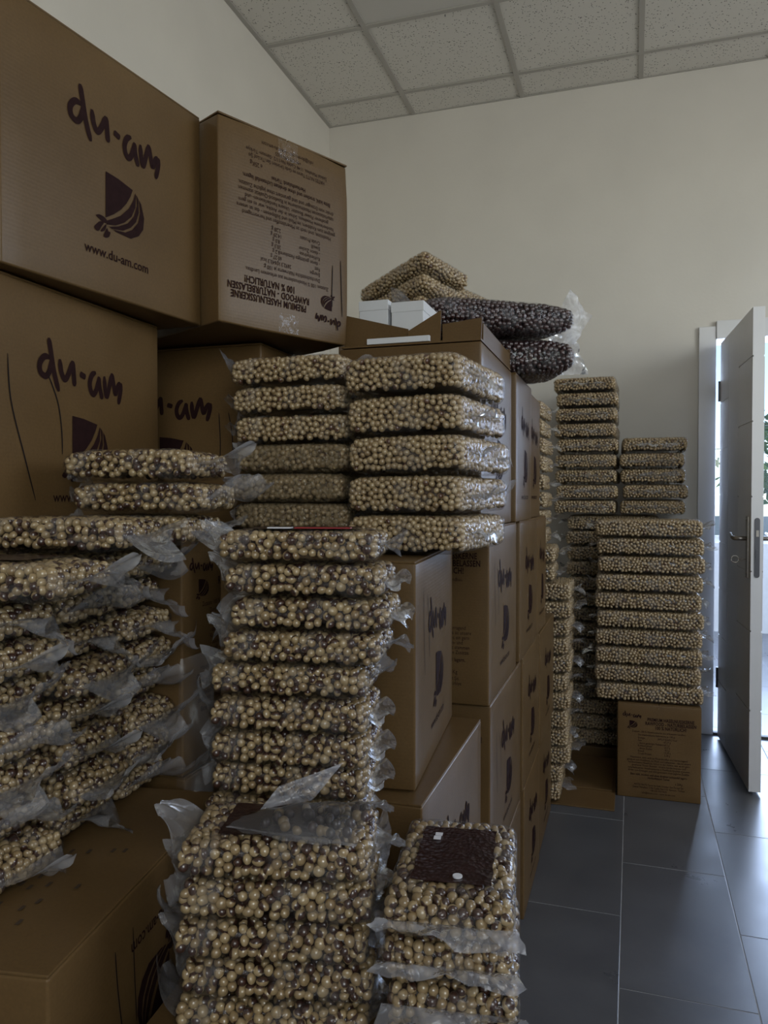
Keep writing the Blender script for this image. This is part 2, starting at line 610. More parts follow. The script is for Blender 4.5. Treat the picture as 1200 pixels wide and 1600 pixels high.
# suspended ceiling: panels lying in a T-bar grid
ceil = structure('ceiling', MB().box(X0 - .15, X1 + .3, Y0 - .15, Y1 + .16, ZC + .30, ZC + .36).mesh('ceiling', M_WALL_FAR))
GX = [-1.685] + [-1.175 + 0.602 * k for k in range(0, 6)] + [X1]
GY = [Y0] + [3.945 - 0.6 * k for k in range(9, -1, -1)] + [Y1]
GY = sorted(set(y for y in GY if Y0 <= y <= Y1))
rng = random.Random(5)
pan_cache = {}
for i in range(len(GX) - 1):
    for j in range(len(GY) - 1):
        w, d = GX[i + 1] - GX[i], GY[j + 1] - GY[j]
        if w < .03 or d < .03:
            continue
        led = (i == 1 and abs(GY[j] - 2.745) < .01)
        key = (round(w, 3), round(d, 3), led)
        if key not in pan_cache:
            pan_cache[key] = MB().box(-w / 2 + .004, w / 2 - .004, -d / 2 + .004, d / 2 - .004, 0, .014).mesh('panel', M_LED if led else M_CEIL)
        p = link('panel', pan_cache[key], ceil, ((GX[i] + GX[i + 1]) / 2, (GY[j] + GY[j + 1]) / 2, ZC + rng.uniform(0.002, 0.004)))
        if j == len(GY) - 2:
            p.rotation_euler = (R(rng.uniform(-.9, .3)), R(rng.uniform(-.3, .3)), 0)
for x in GX[1:-1]:
    MB().box(x - .012, x + .012, Y0, Y1, ZC - .004, ZC + .002).box(x - .002, x + .002, Y0, Y1, ZC, ZC + .03).build('grid_bar', M_GRID, ceil)
for y in GY[1:-1]:
    MB().box(X0, X1, y - .012, y + .012, ZC - .0035, ZC + .0025).box(X0, X1, y - .002, y + .002, ZC, ZC + .03).build('grid_bar', M_GRID, ceil)
MB().box(X0, X0 + .022, Y0, Y1, ZC - .004, ZC + .002).box(X0, X0 + .002, Y0, Y1, ZC, ZC + .03).build('wall_angle', M_GRID, ceil)
MB().box(X0, X1, Y1 - .008, Y1, ZC - .003, ZC + .001).build('wall_angle', M_GRID, ceil)

# ------------------------------------------------------------------ door and frame
trim = structure('trim_1', MB().box(.314, .395, 4.168, 4.185, 0, 2.05).mesh('trim_1', M_WHITE_PAINT, bevel=.003))
MB().box(.395, 1.24, 4.160, 4.185, 1.985, 2.075).build('head_casing', M_WHITE_PAINT, trim, bevel=.003)
MB().box(1.24, 1.33, 4.168, 4.185, 0, 2.05).build('side_casing', M_WHITE_PAINT, trim, bevel=.003)
MB().box(.385, .397, 4.185, 4.345, 0, 1.985).build('jamb', M_WHITE_PAINT, trim)
MB().box(1.233, 1.245, 4.185, 4.345, 0, 1.985).build('jamb', M_WHITE_PAINT, trim)
MB().box(.397, 1.233, 4.185, 4.345, 1.985, 2.0).build('head_jamb', M_WHITE_PAINT, trim)
MB().box(.375, 1.245, 4.17, 4.20, 0.0005, .012).build('threshold', M_THRESH, trim)

ang = math.atan2(.455 - .413, 4.13 - 3.372)
DL = math.hypot(.455 - .413, 4.13 - 3.372)
door = bpy.data.objects.new('door_1', None)
COL.objects.link(door)
door['kind'] = 'structure'
door.location = (.413, 4.13, 0)
door.rotation_euler = (0, 0, R(-90) + ang)          # local x runs from the hinge to the lock edge, local y points to +X side
LT, LZ0, LZ1 = .042, .012, 1.955
MB().box(0, DL, 0.0015, LT - .0015, LZ0, LZ1).build('door_leaf', M_WHITE_PAINT, door, bevel=.0012)
for side in (0, 1):
    ya, yb = ((-.0012, .0025) if side == 0 else (LT - .0025, LT + .0012))
    cols = [(0.0, DL * .30), (DL * .30 + .003, DL * .62), (DL * .62 + .003, DL)]
    zs = {0: [1.66, 1.43, 1.21, .98, .75, .52, .29], 1: [], 2: [1.76, 1.50, 1.20, .90, .66, .34]}
    for c, (xa, xb) in enumerate(cols):
        cuts = [LZ0] + sorted(zs[c]) + [LZ1]
        for a, z in zip(cuts[:-1], cuts[1:]):
            MB().box(xa, xb if c == 2 else xb + .0022 * (c == 1), ya, yb, a + (.003 if a > LZ0 else 0), z - (.003 if z < LZ1 else 0)).build('door_panel', M_WHITE_PAINT, door)
HZ = 1.0
for side in (-1, 1):
    y = -.0012 if side < 0 else LT + .0012
    pl = MB().box(DL - .072, DL - .034, min(y, y + side * .008), max(y, y + side * .008), HZ - .13, HZ + .12).build('handle_plate', M_STEEL, door, bevel=.002)
    MB().tube([(DL - .053, y + side * .006, HZ + .03), (DL - .053, y + side * .042, HZ + .03), (DL - .065, y + side * .05, HZ + .03),
               (DL - .11, y + side * .05, HZ + .032), (DL - .155, y + side * .046, HZ + .042), (DL - .175, y + side * .046, HZ + .045)],
              [.009, .009, .0095, .009, .007, .005], 12).build('handle', M_STEEL, pl, smooth=True)
    for z in (HZ - .118, HZ + .108):
        MB().tube([(DL - .053, y + side * .006, z), (DL - .053, y + side * .0105, z)], .004, 8).build('screw', M_STEEL, pl)
ky = -.0012
kb = MB().tube([(DL - .053, ky - .006, HZ - .055), (DL - .053, ky - .036, HZ - .055)], .0025, 8)
ring = [(DL - .053 + .0, ky - .050 + .014 * math.cos(t), HZ - .055 + .014 * math.sin(t)) for t in [2 * PI * k / 16 for k in range(17)]]
kb.tube(ring, .0022, 6, caps=False)
kb.build('key', M_STEEL, door, smooth=True)
lk = MB()
pts = []
for t in range(9):
    a = PI * t / 8
    pts.append((.010 * math.cos(a), .105 + .010 * math.sin(a)))
for t in range(9):
    a = PI + PI * t / 8
    pts.append((.010 * math.cos(a), -.115 + .010 * math.sin(a)))
lk.prism(pts, 0, .0025)
lo = lk.build('lock_plate', M_DARKSTEEL, door)
lo.location = (DL + .0022, LT / 2, HZ)
lo.rotation_euler = (0, 0, R(90))
for z0, z1, m in ((.04, .065, M_STEEL), (-.05, -.012, M_DARKSTEEL)):
    MB().box(DL + .002, DL + .006, LT / 2 - .005, LT / 2 + .005, HZ + z0, HZ + z1).build('lock_bolt', m, door)
for z in (.30, 1.72):
    MB().tube([(-.008, -.002, z - .05), (-.008, -.002, z + .05)], .008, 10).box(-.02, .004, .0, .003, z - .05, z + .05).build('hinge', M_DARKSTEEL, door)

# tree outside the far window
tree = thing('garden_tree', 'green leafy tree seen through the bright window beyond the open door', 'tree', (2.2, 12.0, -.2))
MB().tube([(0, 0, 0), (.05, 0, .8), (0, .05, 1.7)], [.09, .07, .04], 8).build('trunk', M_BARK, tree, smooth=True)
rng = np.random.default_rng(3)
lv, lf = [], []
for k in range(900):
    d = rng.normal(size=3)
    d /= np.linalg.norm(d)
    p = d * rng.uniform(.5, 1.0) * np.array([1.1, 1.0, .8]) + np.array([0, 0, 1.9])
    a, c = rng.normal(size=3), rng.normal(size=3)
    a /= np.linalg.norm(a)
    c -= a * c.dot(a)
    c /= np.linalg.norm(c)
    b0 = len(lv)
    lv += [p - a * .09, p + c * .04, p + a * .09, p - c * .04]
    lf.append((b0, b0 + 1, b0 + 2, b0 + 3))
link('foliage', pymesh('foliage', lv, lf, M_LEAF), tree, kind='stuff')

# ------------------------------------------------------------------ print: logo, emblem, text
def ribbon(pts, w, n=6):
    """flat brush stroke through the points, tapered at both ends; returns 2-D quads"""
    P = [np.array(p, float) for p in pts]
    dense = []
    for i in range(len(P) - 1):
        p0, p1, p2, p3 = P[max(i - 1, 0)], P[i], P[i + 1], P[min(i + 2, len(P) - 1)]
        for k in range(n):
            t = k / n
            dense.append(.5 * ((2 * p1) + (-p0 + p2) * t + (2 * p0 - 5 * p1 + 4 * p2 - p3) * t * t + (-p0 + 3 * p1 - 3 * p2 + p3) * t ** 3))
    dense.append(P[-1])
    m = len(dense)
    V, F = [], []
    for i, p in enumerate(dense):
        d = dense[min(i + 1, m - 1)] - dense[max(i - 1, 0)]
        d = d / (np.linalg.norm(d) + 1e-9)
        e = min(i, m - 1 - i) / (m * .12 + 1e-9)
        ww = w * (.45 + .55 * min(1, e))
        nn = np.array([-d[1], d[0]]) * ww / 2
        V += [p + nn, p - nn]
        if i:
            k = 2 * i
            F.append((k - 2, k - 1, k + 1, k))
    return V, F


def smooth_poly(pts, n=4, closed=True):
    P = [np.array(p, float) for p in pts]
    out, m = [], len(P)
    for i in range(m):
        p0, p1, p2, p3 = P[i - 1], P[i], P[(i + 1) % m], P[(i + 2) % m]
        for k in range(n):
            t = k / n
            out.append(.5 * ((2 * p1) + (-p0 + p2) * t + (2 * p0 - 5 * p1 + 4 * p2 - p3) * t * t + (-p0 + 3 * p1 - 3 * p2 + p3) * t ** 3))
    return out


LOGO_W, LOGO_E = [], []


def build_logo():
    """2-D geometry of the word and of the emblem, in metres about the face centre line, for a face .38 high"""
    def tr(p):
        x, y = p
        return ((x - 396) * .000254, (1770 + .26 * (x - 400) - y) * .000185)
    V, F = [], []

    def add(v, f):
        b = len(V)
        V.extend(v)
        F.extend([tuple(b + i for i in q) for q in f])
    strokes = [[(118, 215), (70, 200), (32, 255), (38, 325), (80, 358), (112, 310), (122, 235)],
               [(108, 50), (122, 160), (145, 330), (182, 492)],
               [(195, 225), (205, 330), (235, 395), (272, 340), (306, 245)], [(306, 245), (312, 350), (318, 458)],
               [(368, 355), (420, 390)],
               [(518, 352), (480, 372), (458, 440), (468, 512), (494, 540), (525, 490), (546, 390)], [(546, 390), (552, 480), (576, 592)],
               [(600, 390), (605, 500), (622, 572), (650, 480), (678, 368)], [(678, 368), (690, 440), (710, 555), (738, 490), (766, 460)],
               [(766, 460), (768, 530), (740, 655)]]
    for s in strokes:
        v, f = ribbon([tr(p) for p in s], .0096)
        add(v, f)
    word = (V, F)
    V2, F2 = [], []

    def poly(pts, n=0):
        p = [tr(q) for q in pts]
        if n:
            p = smooth_poly(p, n)
        b = len(V2)
        V2.extend(p)
        F2.append(tuple(range(b, b + len(p))))

    def strip(a, c):
        """band between two polylines with equal counts"""
        b = len(V2)
        for p, q in zip(a, c):
            V2.extend([tr(p), tr(q)])
        for i in range(len(a) - 1):
            F2.append((b + 2 * i, b + 2 * i + 1, b + 2 * i + 3, b + 2 * i + 2))
    poly([(295, 705), (400, 745), (525, 812), (505, 870), (470, 940), (420, 1005), (360, 1055), (295, 1095)])
    strip([(548, 832), (530, 900), (490, 980), (420, 1055), (350, 1095), (300, 1120)],
          [(553, 850), (548, 960), (515, 1045), (450, 1110), (380, 1145), (305, 1150)])
    strip([(556, 845), (562, 940), (535, 1040), (480, 1110), (400, 1150), (325, 1165)],
          [(575, 880), (578, 1000), (555, 1085), (505, 1145), (440, 1180), (345, 1180)])
    strip([(580, 885), (590, 1000), (572, 1090), (520, 1160), (460, 1192), (360, 1185)],
          [(600, 920), (628, 1040), (620, 1140), (580, 1205), (510, 1238), (380, 1200)])
    poly([(218, 1088), (245, 1077), (285, 1092), (306, 1118), (300, 1140), (268, 1130), (240, 1108)], 3)
    poly([(205, 1190), (222, 1160), (250, 1132), (280, 1140), (262, 1175), (248, 1205), (228, 1215)], 3)
    poly([(255, 1210), (285, 1165), (300, 1150), (298, 1180), (282, 1210)], 3)
    poly([(280, 1250), (290, 1215), (308, 1180), (318, 1205), (335, 1212), (325, 1250), (300, 1262)], 3)
    return word, (V2, F2)


LOGO_WORD, LOGO_EMBLEM = build_logo()


def text2d(body, size, align='CENTER', bold=0.0, sx=.86, space=1.0):
    c = bpy.data.curves.new('lettering', 'FONT')
    c.body = body
    c.size = size
    c.align_x = align
    c.space_character = space
    c.offset = bold
    c.resolution_u = 2
    c.fill_mode = 'FRONT'
    o = bpy.data.objects.new('lettering', c)
    COL.objects.link(o)
    dg = bpy.context.evaluated_depsgraph_get()
    me = bpy.data.meshes.new_from_object(o.evaluated_get(dg))
    V = [(v.co.x * sx, v.co.y) for v in me.vertices]
    F = [tuple(p.vertices) for p in me.polygons]
    bpy.data.meshes.remove(me)
    bpy.data.objects.remove(o)
    bpy.data.curves.remove(c)
    return V, F


URL2D = text2d('www.du-am.com', .021, bold=.00025, sx=.95)
LINES = [
    (.64, .150, .0185, 'R', 1, 'PREMIUM HASELNUSSKERNE'), (.64, .192, .0185, 'R', 1, 'RAWFOOD - NATURBELASSEN'),
    (.64, .234, .0185, 'R', 1, '100 % NATÜRLICH!'),
    (.50, .285, .0110, 'C', 0, 'Zutaten: 100 % Haselnusskerne aus erlesenem Landbau.'),
    (.25, .318, .0110, 'L', 0, 'Durchschnittliche Nährwerte je 100 g:'),
    (.25, .350, .0110, 'L', 0, 'Energie'), (.60, .350, .0110, 'C', 0, '2692,3 kJ/643,3 kcal'),
    (.25, .378, .0110, 'L', 0, 'Fett'), (.60, .378, .0110, 'C', 0, '60,27 g'),
    (.25, .406, .0110, 'L', 0, '- davon gesättigte Fettsäuren'), (.60, .406, .0110, 'C', 0, '3,2 g'),
    (.25, .434, .0110, 'L', 0, 'Kohlenhydrate'), (.60, .434, .0110, 'C', 0, '20,3 g'),
    (.25, .462, .0110, 'L', 0, '- davon Zucker'), (.60, .462, .0110, 'C', 0, '8,0 g'),
    (.25, .490, .0110, 'L', 0, 'Eiweiß'), (.60, .490, .0110, 'C', 0, '14,29 g'),
    (.25, .518, .0110, 'L', 0, 'Crude Protein'), (.60, .518, .0110, 'C', 0, '2,28 g'),
    (.50, .560, .0112, 'C', 0, 'Haselnüsse, sind reich an Mineralstoffen und hervorragend'),
    (.50, .588, .0112, 'C', 0, 'geeignet zum Knabbern, im Müsli und Süßspeisen - das ist unsere'),
    (.50, .616, .0112, 'C', 0, 'handverlesene Haselnuss. Schon in der Antike, war es ein gern'),
    (.50, .644, .0112, 'C', 0, 'gesehener Power Booster. Unsere handerlesenen- und'),
    (.50, .672, .0112, 'C', 0, 'naturbelassenen Haselnusskerne in Rawfood-Qualität stammen'),
    (.50, .700, .0112, 'C', 0, 'direkt vom Erzeuger und sind garantiert ohne jegliche Zusätze.'),
    (.50, .742, .0115, 'C', 1, 'Bitte kühl, trocken und ohne direkten Lichteinfall lagern.'),
    (.50, .772, .0115, 'C', 1, 'Herkunftsland: Türkei'),
    (.74, .812, .0120, 'C', 0, 'e 25Kg'),
    (.50, .850, .0105, 'C', 0, 'HATES NUTS Tarım ve Gıda Ürünleri San.Tic.Ltd Şti'),
    (.50, .878, .0105, 'C', 0, 'İstiklal Mahallesi, 1146 Cadde No:11/2 -Samsun- Türkiye'),
    (.50, .906, .0105, 'C', 0, '+90 535 593 9655'),
    (.50, .934, .0105, 'C', 0, 'info@du-am.com - www.du-am.com'),
]


def build_text_block(W=.31, H=.377):
    V, F = [], []
    for u, v, s, al, bold, body in LINES:
        if al == 'R':
            tv, tf = text2d(body, s, 'CENTER', .00042, .70, 1.06)
        else:
            tv, tf = text2d(body, s, 'LEFT' if al == 'L' else 'CENTER', .00012 if bold else 0, .80)
        b = len(V)
        V += [(x + u * W, y + H * (1 - v) - s * .4) for x, y in tv]
        F += [tuple(b + i for i in q) for q in tf]
    return V, F


TEXT_BLOCK = build_text_block()


class Carton:
    def __init__(self, label, corner, yaw, w, l, h, z0, group=None, seam='y', bulge=.003, name='carton', right=None, front=None,
                 tape=True, seed=0, dent=0.0, flaps=True, open_top=False, right_flip=False, marks=None):
        """corner: bottom right-front corner (x, y); the box runs w to local -x and l to local +y"""
        a = R(yaw)
        ex, ey = np.array([math.cos(a), math.sin(a)]), np.array([-math.sin(a), math.cos(a)])
        c = np.array(corner) - ex * w / 2 + ey * l / 2
        self.w, self.l, self.h, self.bulge = w, l, h, bulge
        rg = np.random.default_rng(seed + 17)
        t = self.t = thing(name, label, 'box', (c[0], c[1], z0), a, group)
        H = h - .0030
        V, F, n = rounded_grid(w / 2, l / 2, H / 2, .0035, 12, 12, 12, 2)
        V[:, 2] += H / 2
        self.H = H
        V = self.bulged(V, n)
        if dent:
            for cx_ in (-1, 1):
                for cz in (0, 1):
                    cp = np.array([w / 2, cx_ * l / 2, cz * H])
                    d = np.linalg.norm(V - cp, axis=1)
                    V -= (np.exp(-(d / .05) ** 2) * dent * rg.uniform(.3, 1))[:, None] * (cp - np.array([0, 0, H / 2])) / np.linalg.norm(cp - np.array([0, 0, H / 2]))
        self.body = link('body', pymesh('carton_body', V, F, M_CARD, True), t)
        if flaps:
            for s in (-1, 1):
                m = MB()
                if seam == 'y':
                    m.box(*sorted((s * .0015, s * (w / 2 - .001))), -l / 2 + .001, l / 2 - .001, H - .0006, h)
                else:
                    m.box(-w / 2 + .001, w / 2 - .001, *sorted((s * .0015, s * (l / 2 - .001))), H - .0006, h)
                m.build('flap', M_CARD, t, bevel=.0012)
        if tape:
            self.tape(seam, rg)
        if right:
            self.print_face('x', right, right_flip)
        if front:
            self.print_face('y', front, False)
        if marks:
            self.marks(*marks)

    def bulged(self, V, n):
        u = np.clip(V[:, 0] / self.w + .5, 0, 1)
        v = np.clip(V[:, 1] / self.l + .5, 0, 1)
        k = np.clip(V[:, 2] / self.H, 0, 1)
        s = lambda q: np.sin(PI * q)
        V = V.copy()
        V[:, 0] += n[:, 0] * self.bulge * s(v) * s(k)
        V[:, 1] += n[:, 1] * self.bulge * s(u) * s(k)
        return V

    def tape(self, seam, rg):
        hw = .024
        span = self.l if seam == 'y' else self.w
        z = self.h + .0006
        prof = [(-span / 2 - .0012 - self.bulge * .45, self.h - .042), (-span / 2 - .0012 - self.bulge * .2, self.h - .022), (-span / 2 - .0008, self.h - .006), (-span / 2 + .004, z)]
        prof += [(-span / 2 + span * k / 10, z) for k in range(1, 10)]
        prof += [(-p[0], p[1]) for p in prof[:4][::-1]]
        V, F = [], []
        for i, (s, zz) in enumerate(prof):
            for k in range(5):
                o = -hw + 2 * hw * k / 4
                j = rg.uniform(0, .0006)
                V.append((o, s, zz + j) if seam == 'y' else (s, o, zz + j))
        for i in range(len(prof) - 1):
            for k in range(4):
                q = i * 5 + k
                F.append((q, q + 1, q + 6, q + 5))
        link('packing_tape', pymesh('packing_tape', V, F, M_TAPE, True), self.t)
        # the strip that closes the bottom, folded up the two ends
        for e in (-1, 1):
            V, F = [], []
            b = 0
            for i, (s, zz) in enumerate([(span / 2 + .0012 + self.bulge * .45, .040), (span / 2 + .0012 + self.bulge * .3, .022), (span / 2 + .001, .004)]):
                for k in range(5):
                    o = -hw + 2 * hw * k / 4
                    j = rg.uniform(0, .0006)
                    V.append((o, e * (s + j), zz) if seam == 'y' else (e * (s + j), o, zz))
            for i in range(2):
                for k in range(4):
                    q = b + i * 5 + k
                    F.append((q, q + 1, q + 6, q + 5))
            link('packing_tape', pymesh('bottom_tape', V, F, M_TAPE, True), self.t)

    def place(self, face, V2, flip, off=.0009):
        """2-D points of a face (metres from its lower left corner) on to the bulged face"""
        W = self.l if face == 'x' else self.w
        out = []
        for u, v in V2:
            if flip:
                u, v = W - u, self.H - v
            b = self.bulge * math.sin(PI * min(max(u / W, 0), 1)) * math.sin(PI * min(max(v / self.H, 0), 1)) + off
            if face == 'x':
                out.append((self.w / 2 + b, u - self.l / 2, v))
            else:
                out.append((u - self.w / 2, -self.l / 2 - b, v))
        return out

    def emit(self, name, face, V2, F, flip, material=None):
        me = pymesh(name, self.place(face, V2, flip), F, material or M_INK)
        return link(name, me, self.t)

    def print_face(self, face, what, flip):
        W = self.l if face == 'x' else self.w
        k = self.H / .377
        if what in ('logo', 'logo_plain'):
            for nm, (V, F) in (('printed_word', LOGO_WORD), ('printed_emblem', LOGO_EMBLEM)):
                self.emit(nm, face, [(x * min(1, W / .40) + W / 2, y * k) for x, y in V], F, flip)
            V, F = URL2D
            self.emit('printed_address', face, [(x + W / 2 + .002, y + .058 * k) for x, y in V], F, flip)
        if what == 'text':
            V, F = TEXT_BLOCK
            kx = W / .31
            self.emit('printed_text', face, [(x * kx, y * k) for x, y in V], F, flip)
            s = .36
            for nm, (V, F) in (('printed_word', LOGO_WORD), ('printed_emblem', LOGO_EMBLEM)):
                self.emit(nm, face, [(x * s + .175 * W, (y - .377) * s * .9 + self.H * .985) for x, y in V], F, flip)

    def marks(self, face, flip, lines):
        V, F = [], []
        for pts in lines:
            v, f = ribbon(pts, .0022)
            b = len(V)
            V += v
            F += [tuple(b + i for i in q) for q in f]
        self.emit('marker_line', face, V, F, flip, M_MARKER)


CH = .3775
XF = -.285
LM = lambda W: [[(W * .16, .30), (W * .165, .24), (W * .18, .16)], [(W * .25, .285), (W * .275, .24), (W * .28, .18)]]
# --- the wall of cartons along the aisle, from the floor up
Carton('floor-level logo carton half hidden behind the narrow front bag stack', (XF, 1.64), 0, .31, .46, CH, 0, seed=1, right='logo', front='text', group='cartons along the aisle')
Carton('floor-level logo carton in the middle of the aisle wall', (XF, 2.17), 0, .31, .385, CH, 0, seed=2, right='logo', front='text', group='cartons along the aisle')
Carton('floor-level logo carton at far end of aisle wall, near cardboard sheet', (XF - .004, 2.575), 0, .31, .40, CH, 0, seed=3, right='logo', group='cartons along the aisle')
Carton('carton with bare wedge of top showing, under the slightly turned carton', (XF, 1.06), 0, .315, .455, CH, CH, seed=4, right='logo', front=None, group='cartons along the aisle')
Carton('second-tier carton with marker lines and emblem, right of the bare-topped carton', (XF, 1.62), 0, .31, .47, CH, CH, seed=5, right='logo', front='text', marks=('x', False, LM(.45)), group='cartons along the aisle')
Carton('second-tier logo carton in the middle of the aisle wall', (XF, 2.135), 0, .31, .385, CH, CH, seed=6, right='logo', group='cartons along the aisle')
Carton('second-tier logo carton farthest down the aisle, beside the stack of bag ends', (XF + .002, 2.53), 0, .31, .46, CH, CH, seed=7, right='logo', group='cartons along the aisle')
Carton('slightly turned carton with marker lines, directly under the five large bags', (-.307, 1.103), 5.0, .315, .405, .346, .757, seed=8, right='logo', marks=('x', False, LM(.40)), group='cartons along the aisle', tape=True)
Carton('third-tier carton with dark strip of German print and bright emblem side', (XF, 1.60), 0, .31, .40, CH, .757, seed=9, right='logo', front='text', marks=('x', False, LM(.39)), group='cartons along the aisle')
Carton('third-tier logo carton with a rounded edge, right behind the one with German print', (XF + .002, 2.05), 0, .31, .385, CH, .757, seed=10, right='logo', group='cartons along the aisle')
Carton('third-tier logo carton farthest down the aisle, mostly edge-on', (XF, 2.445), 0, .31, .27, CH, .757, seed=11, right='logo', group='cartons along the aisle')
Carton('top-tier bright carton under the open tray, beside the shiny ends of the large bags', (XF, 1.507), 0, .30, .40, CH - .004, 1.1365, seed=12, right='logo', front=None, marks=('x', False, LM(.39)), flaps=False, tape=False, group='cartons along the aisle')
Carton('top-tier logo carton under the sagging dark bag, right behind the tray carton', (XF + .006, 1.945), 0, .31, .31, CH, 1.135, seed=13, right='logo', group='cartons along the aisle')
Carton('top-tier logo carton at the far end of the aisle wall, just above eye height', (XF - .008, 2.262), 0, .31, .33, CH, 1.135, seed=14, right='logo', group='cartons along the aisle')
# --- the big cartons on the left
Carton('big upper carton with full word, emblem and web address, overhanging another', (-.808, .828), -7.3, .32, .42, CH, 1.514, seed=20, right='logo', seam='y', bulge=.004)
Carton('upside-down printed carton on top of the pile with German text and shiny tape', (-.709, 1.228), -25.9, .42, .32, CH, 1.514, seed=21, right='text', right_flip=True, seam='x', bulge=.004, dent=.006,
       marks=('x', True, [[(.045, .215), (.047, .27), (.046, .30)], [(.022, .20), (.020, .26), (.017, .315)]]))
Carton('dark carton at left with word, half an emblem and two long marker lines behind bags', (-.83, .805), 0, .32, .415, CH, 1.1345, seed=22, right='logo', seam='y', marks=('x', False, [[(.055, .265), (.06, .2), (.085, .12), (.105, .06)], [(.13, .25), (.15, .21), (.158, .17), (.16, .13)]]))
Carton('shadowed carton under the upside-down one, its word cut off at the left', (-.712, 1.40), 0, .42, .31, CH - .004, 1.1365, seed=23, front='logo', seam='x', marks=('y', False, [[(.325, .235), (.328, .18), (.327, .13)], [(.347, .235), (.355, .19), (.358, .13)]]))
Carton('carton behind the left bag pile with a small word and emblem on its dim side', (-.67, 1.045), 0, .42, .315, CH, .757, seed=24, right='text', seam='x')
wide = Carton('wide carton at lower left carrying the bag pile, speckled top, upside-down web address', (-.511, .572), 9.0, .34, .45, CH, CH + .001, seed=25, right='logo', right_flip=True, seam='y',
       marks=('x', True, [[(.330, .045), (.326, .09), (.316, .15)], [(.290, .040), (.289, .09), (.286, .15)]]))
sm = MB()
for k in range(15):
    x, y = random.Random(k).uniform(.03, .12), random.Random(k + 50).uniform(-.17, .02)
    sm.box(x, x + .004, y, y + .010, CH + .0014, CH + .0016)
sm.build('ink_smudge', simple('faded_ink', (.05, .032, .02), .7), wide.t, kind='stuff')
# buried cartons that carry the others
HG = 'buried supporting cartons'
HL = 'plain brown carton buried at the bottom of the pile, carrying the ones in view'
for c, w, l, h, z, yw in [((-.511, .572), .34, .45, CH, 0, 9.0), ((-.905, .60), .32, .42, CH, 0, 9.0), ((-.905, .60), .32, .42, CH, CH, 9.0), ((-.93, .60), .34, .42, CH, .757, 0),
                          ((-.67, 1.05), .42, .31, CH, 0, 0), ((-.67, 1.05), .42, .31, CH, CH, 0), ((-.67, 1.375), .42, .34, CH, 0, 0), ((-.67, 1.375), .42, .34, CH, CH, 0), ((-.67, 1.375), .42, .34, CH, .757, 0),
                          ((XF, 1.06), .315, .455, CH, 0, 0), ((-.61, 1.80), .40, .46, CH, 0, 0), ((-.61, 1.80), .40, .46, CH, CH, 0), ((-.61, 1.80), .40, .46, CH, .757, 0), ((-.61, 1.80), .40, .46, CH, 1.1345, 0)]:
    Carton(HL, c, yw, w, l, h, z, group=HG, seed=int(z * 100) + int(c[1] * 10), tape=False)
Carton('low brown carton at knee height under the front bags', (-.125, .64), 5, .365, .34, CH, 0, seed=41, tape=False, group=HG)
Carton('half-height brown carton directly under the front bags', (-.125, .64), 5, .365, .34, .254, CH, seed=42, tape=False, group=HG)
# carton by the door
Carton('brown carton with full German print standing on the floor tiles beside the open door', (.262, 3.205), 0.8, .312, .40, CH, 0, seed=50, front='text', seam='y')

# flat cardboard on the floor
fs = thing('cardboard_sheet', 'flattened cardboard sheet lying on the floor tiles under the bag ends', 'cardboard', (-.36, 3.32, 0))
MB().box(-.30, .303, -.29, .30, 0.0005, .006).build('sheet', M_CARD, fs, bevel=.001)
MB().box(-.28, .290, -.10, .30, .0062, .011).build('fold', M_CARD, fs, bevel=.001)
fb = MB().box(-.33, .20, 3.64, 3.98, 0.0005, .048).build('cardboard_bundle', M_CARD, bevel=.002)
tag(fb, 'dark bundle of flat cardboard under the rear column of bags', 'cardboard')

# ------------------------------------------------------------------ nuts in vacuum bags
def ico(sub):
    import bmesh
    bm = bmesh.new()
    bmesh.ops.create_icosphere(bm, subdivisions=sub, radius=1.0)
    bm.verts.ensure_lookup_table()
    V = np.array([v.co[:] for v in bm.verts])
    F = np.array([[v.index for v in f.verts] for f in bm.faces])
    bm.free()
    # hazelnut outline: a little longer, pointed at one end, flat at the other
    z = V[:, 2].copy()
    V[:, 0] *= 1.0 - .18 * np.clip(z, 0, 1) ** 2
    V[:, 1] *= 1.0 - .18 * np.clip(z, 0, 1) ** 2
    V[:, 2] = np.where(z > 0, z * 1.16, z * .93)
    return V, F


ICO = {1: ico(1), 2: ico(2), 3: ico(3)}


def end_shape(P, hx, taper, hy=None):
    """bags thin out towards the sealed ends"""
    t = np.clip((np.abs(P[:, 0]) / hx - .55) / .45, 0, 1)
    P = P.copy()
    P[:, 2] *= 1 - taper * t ** 2
    if hy:
        t = np.clip((np.abs(P[:, 1]) / hy - .6) / .4, 0, 1)
        P[:, 2] *= 1 - .5 * taper * t ** 2
    return P


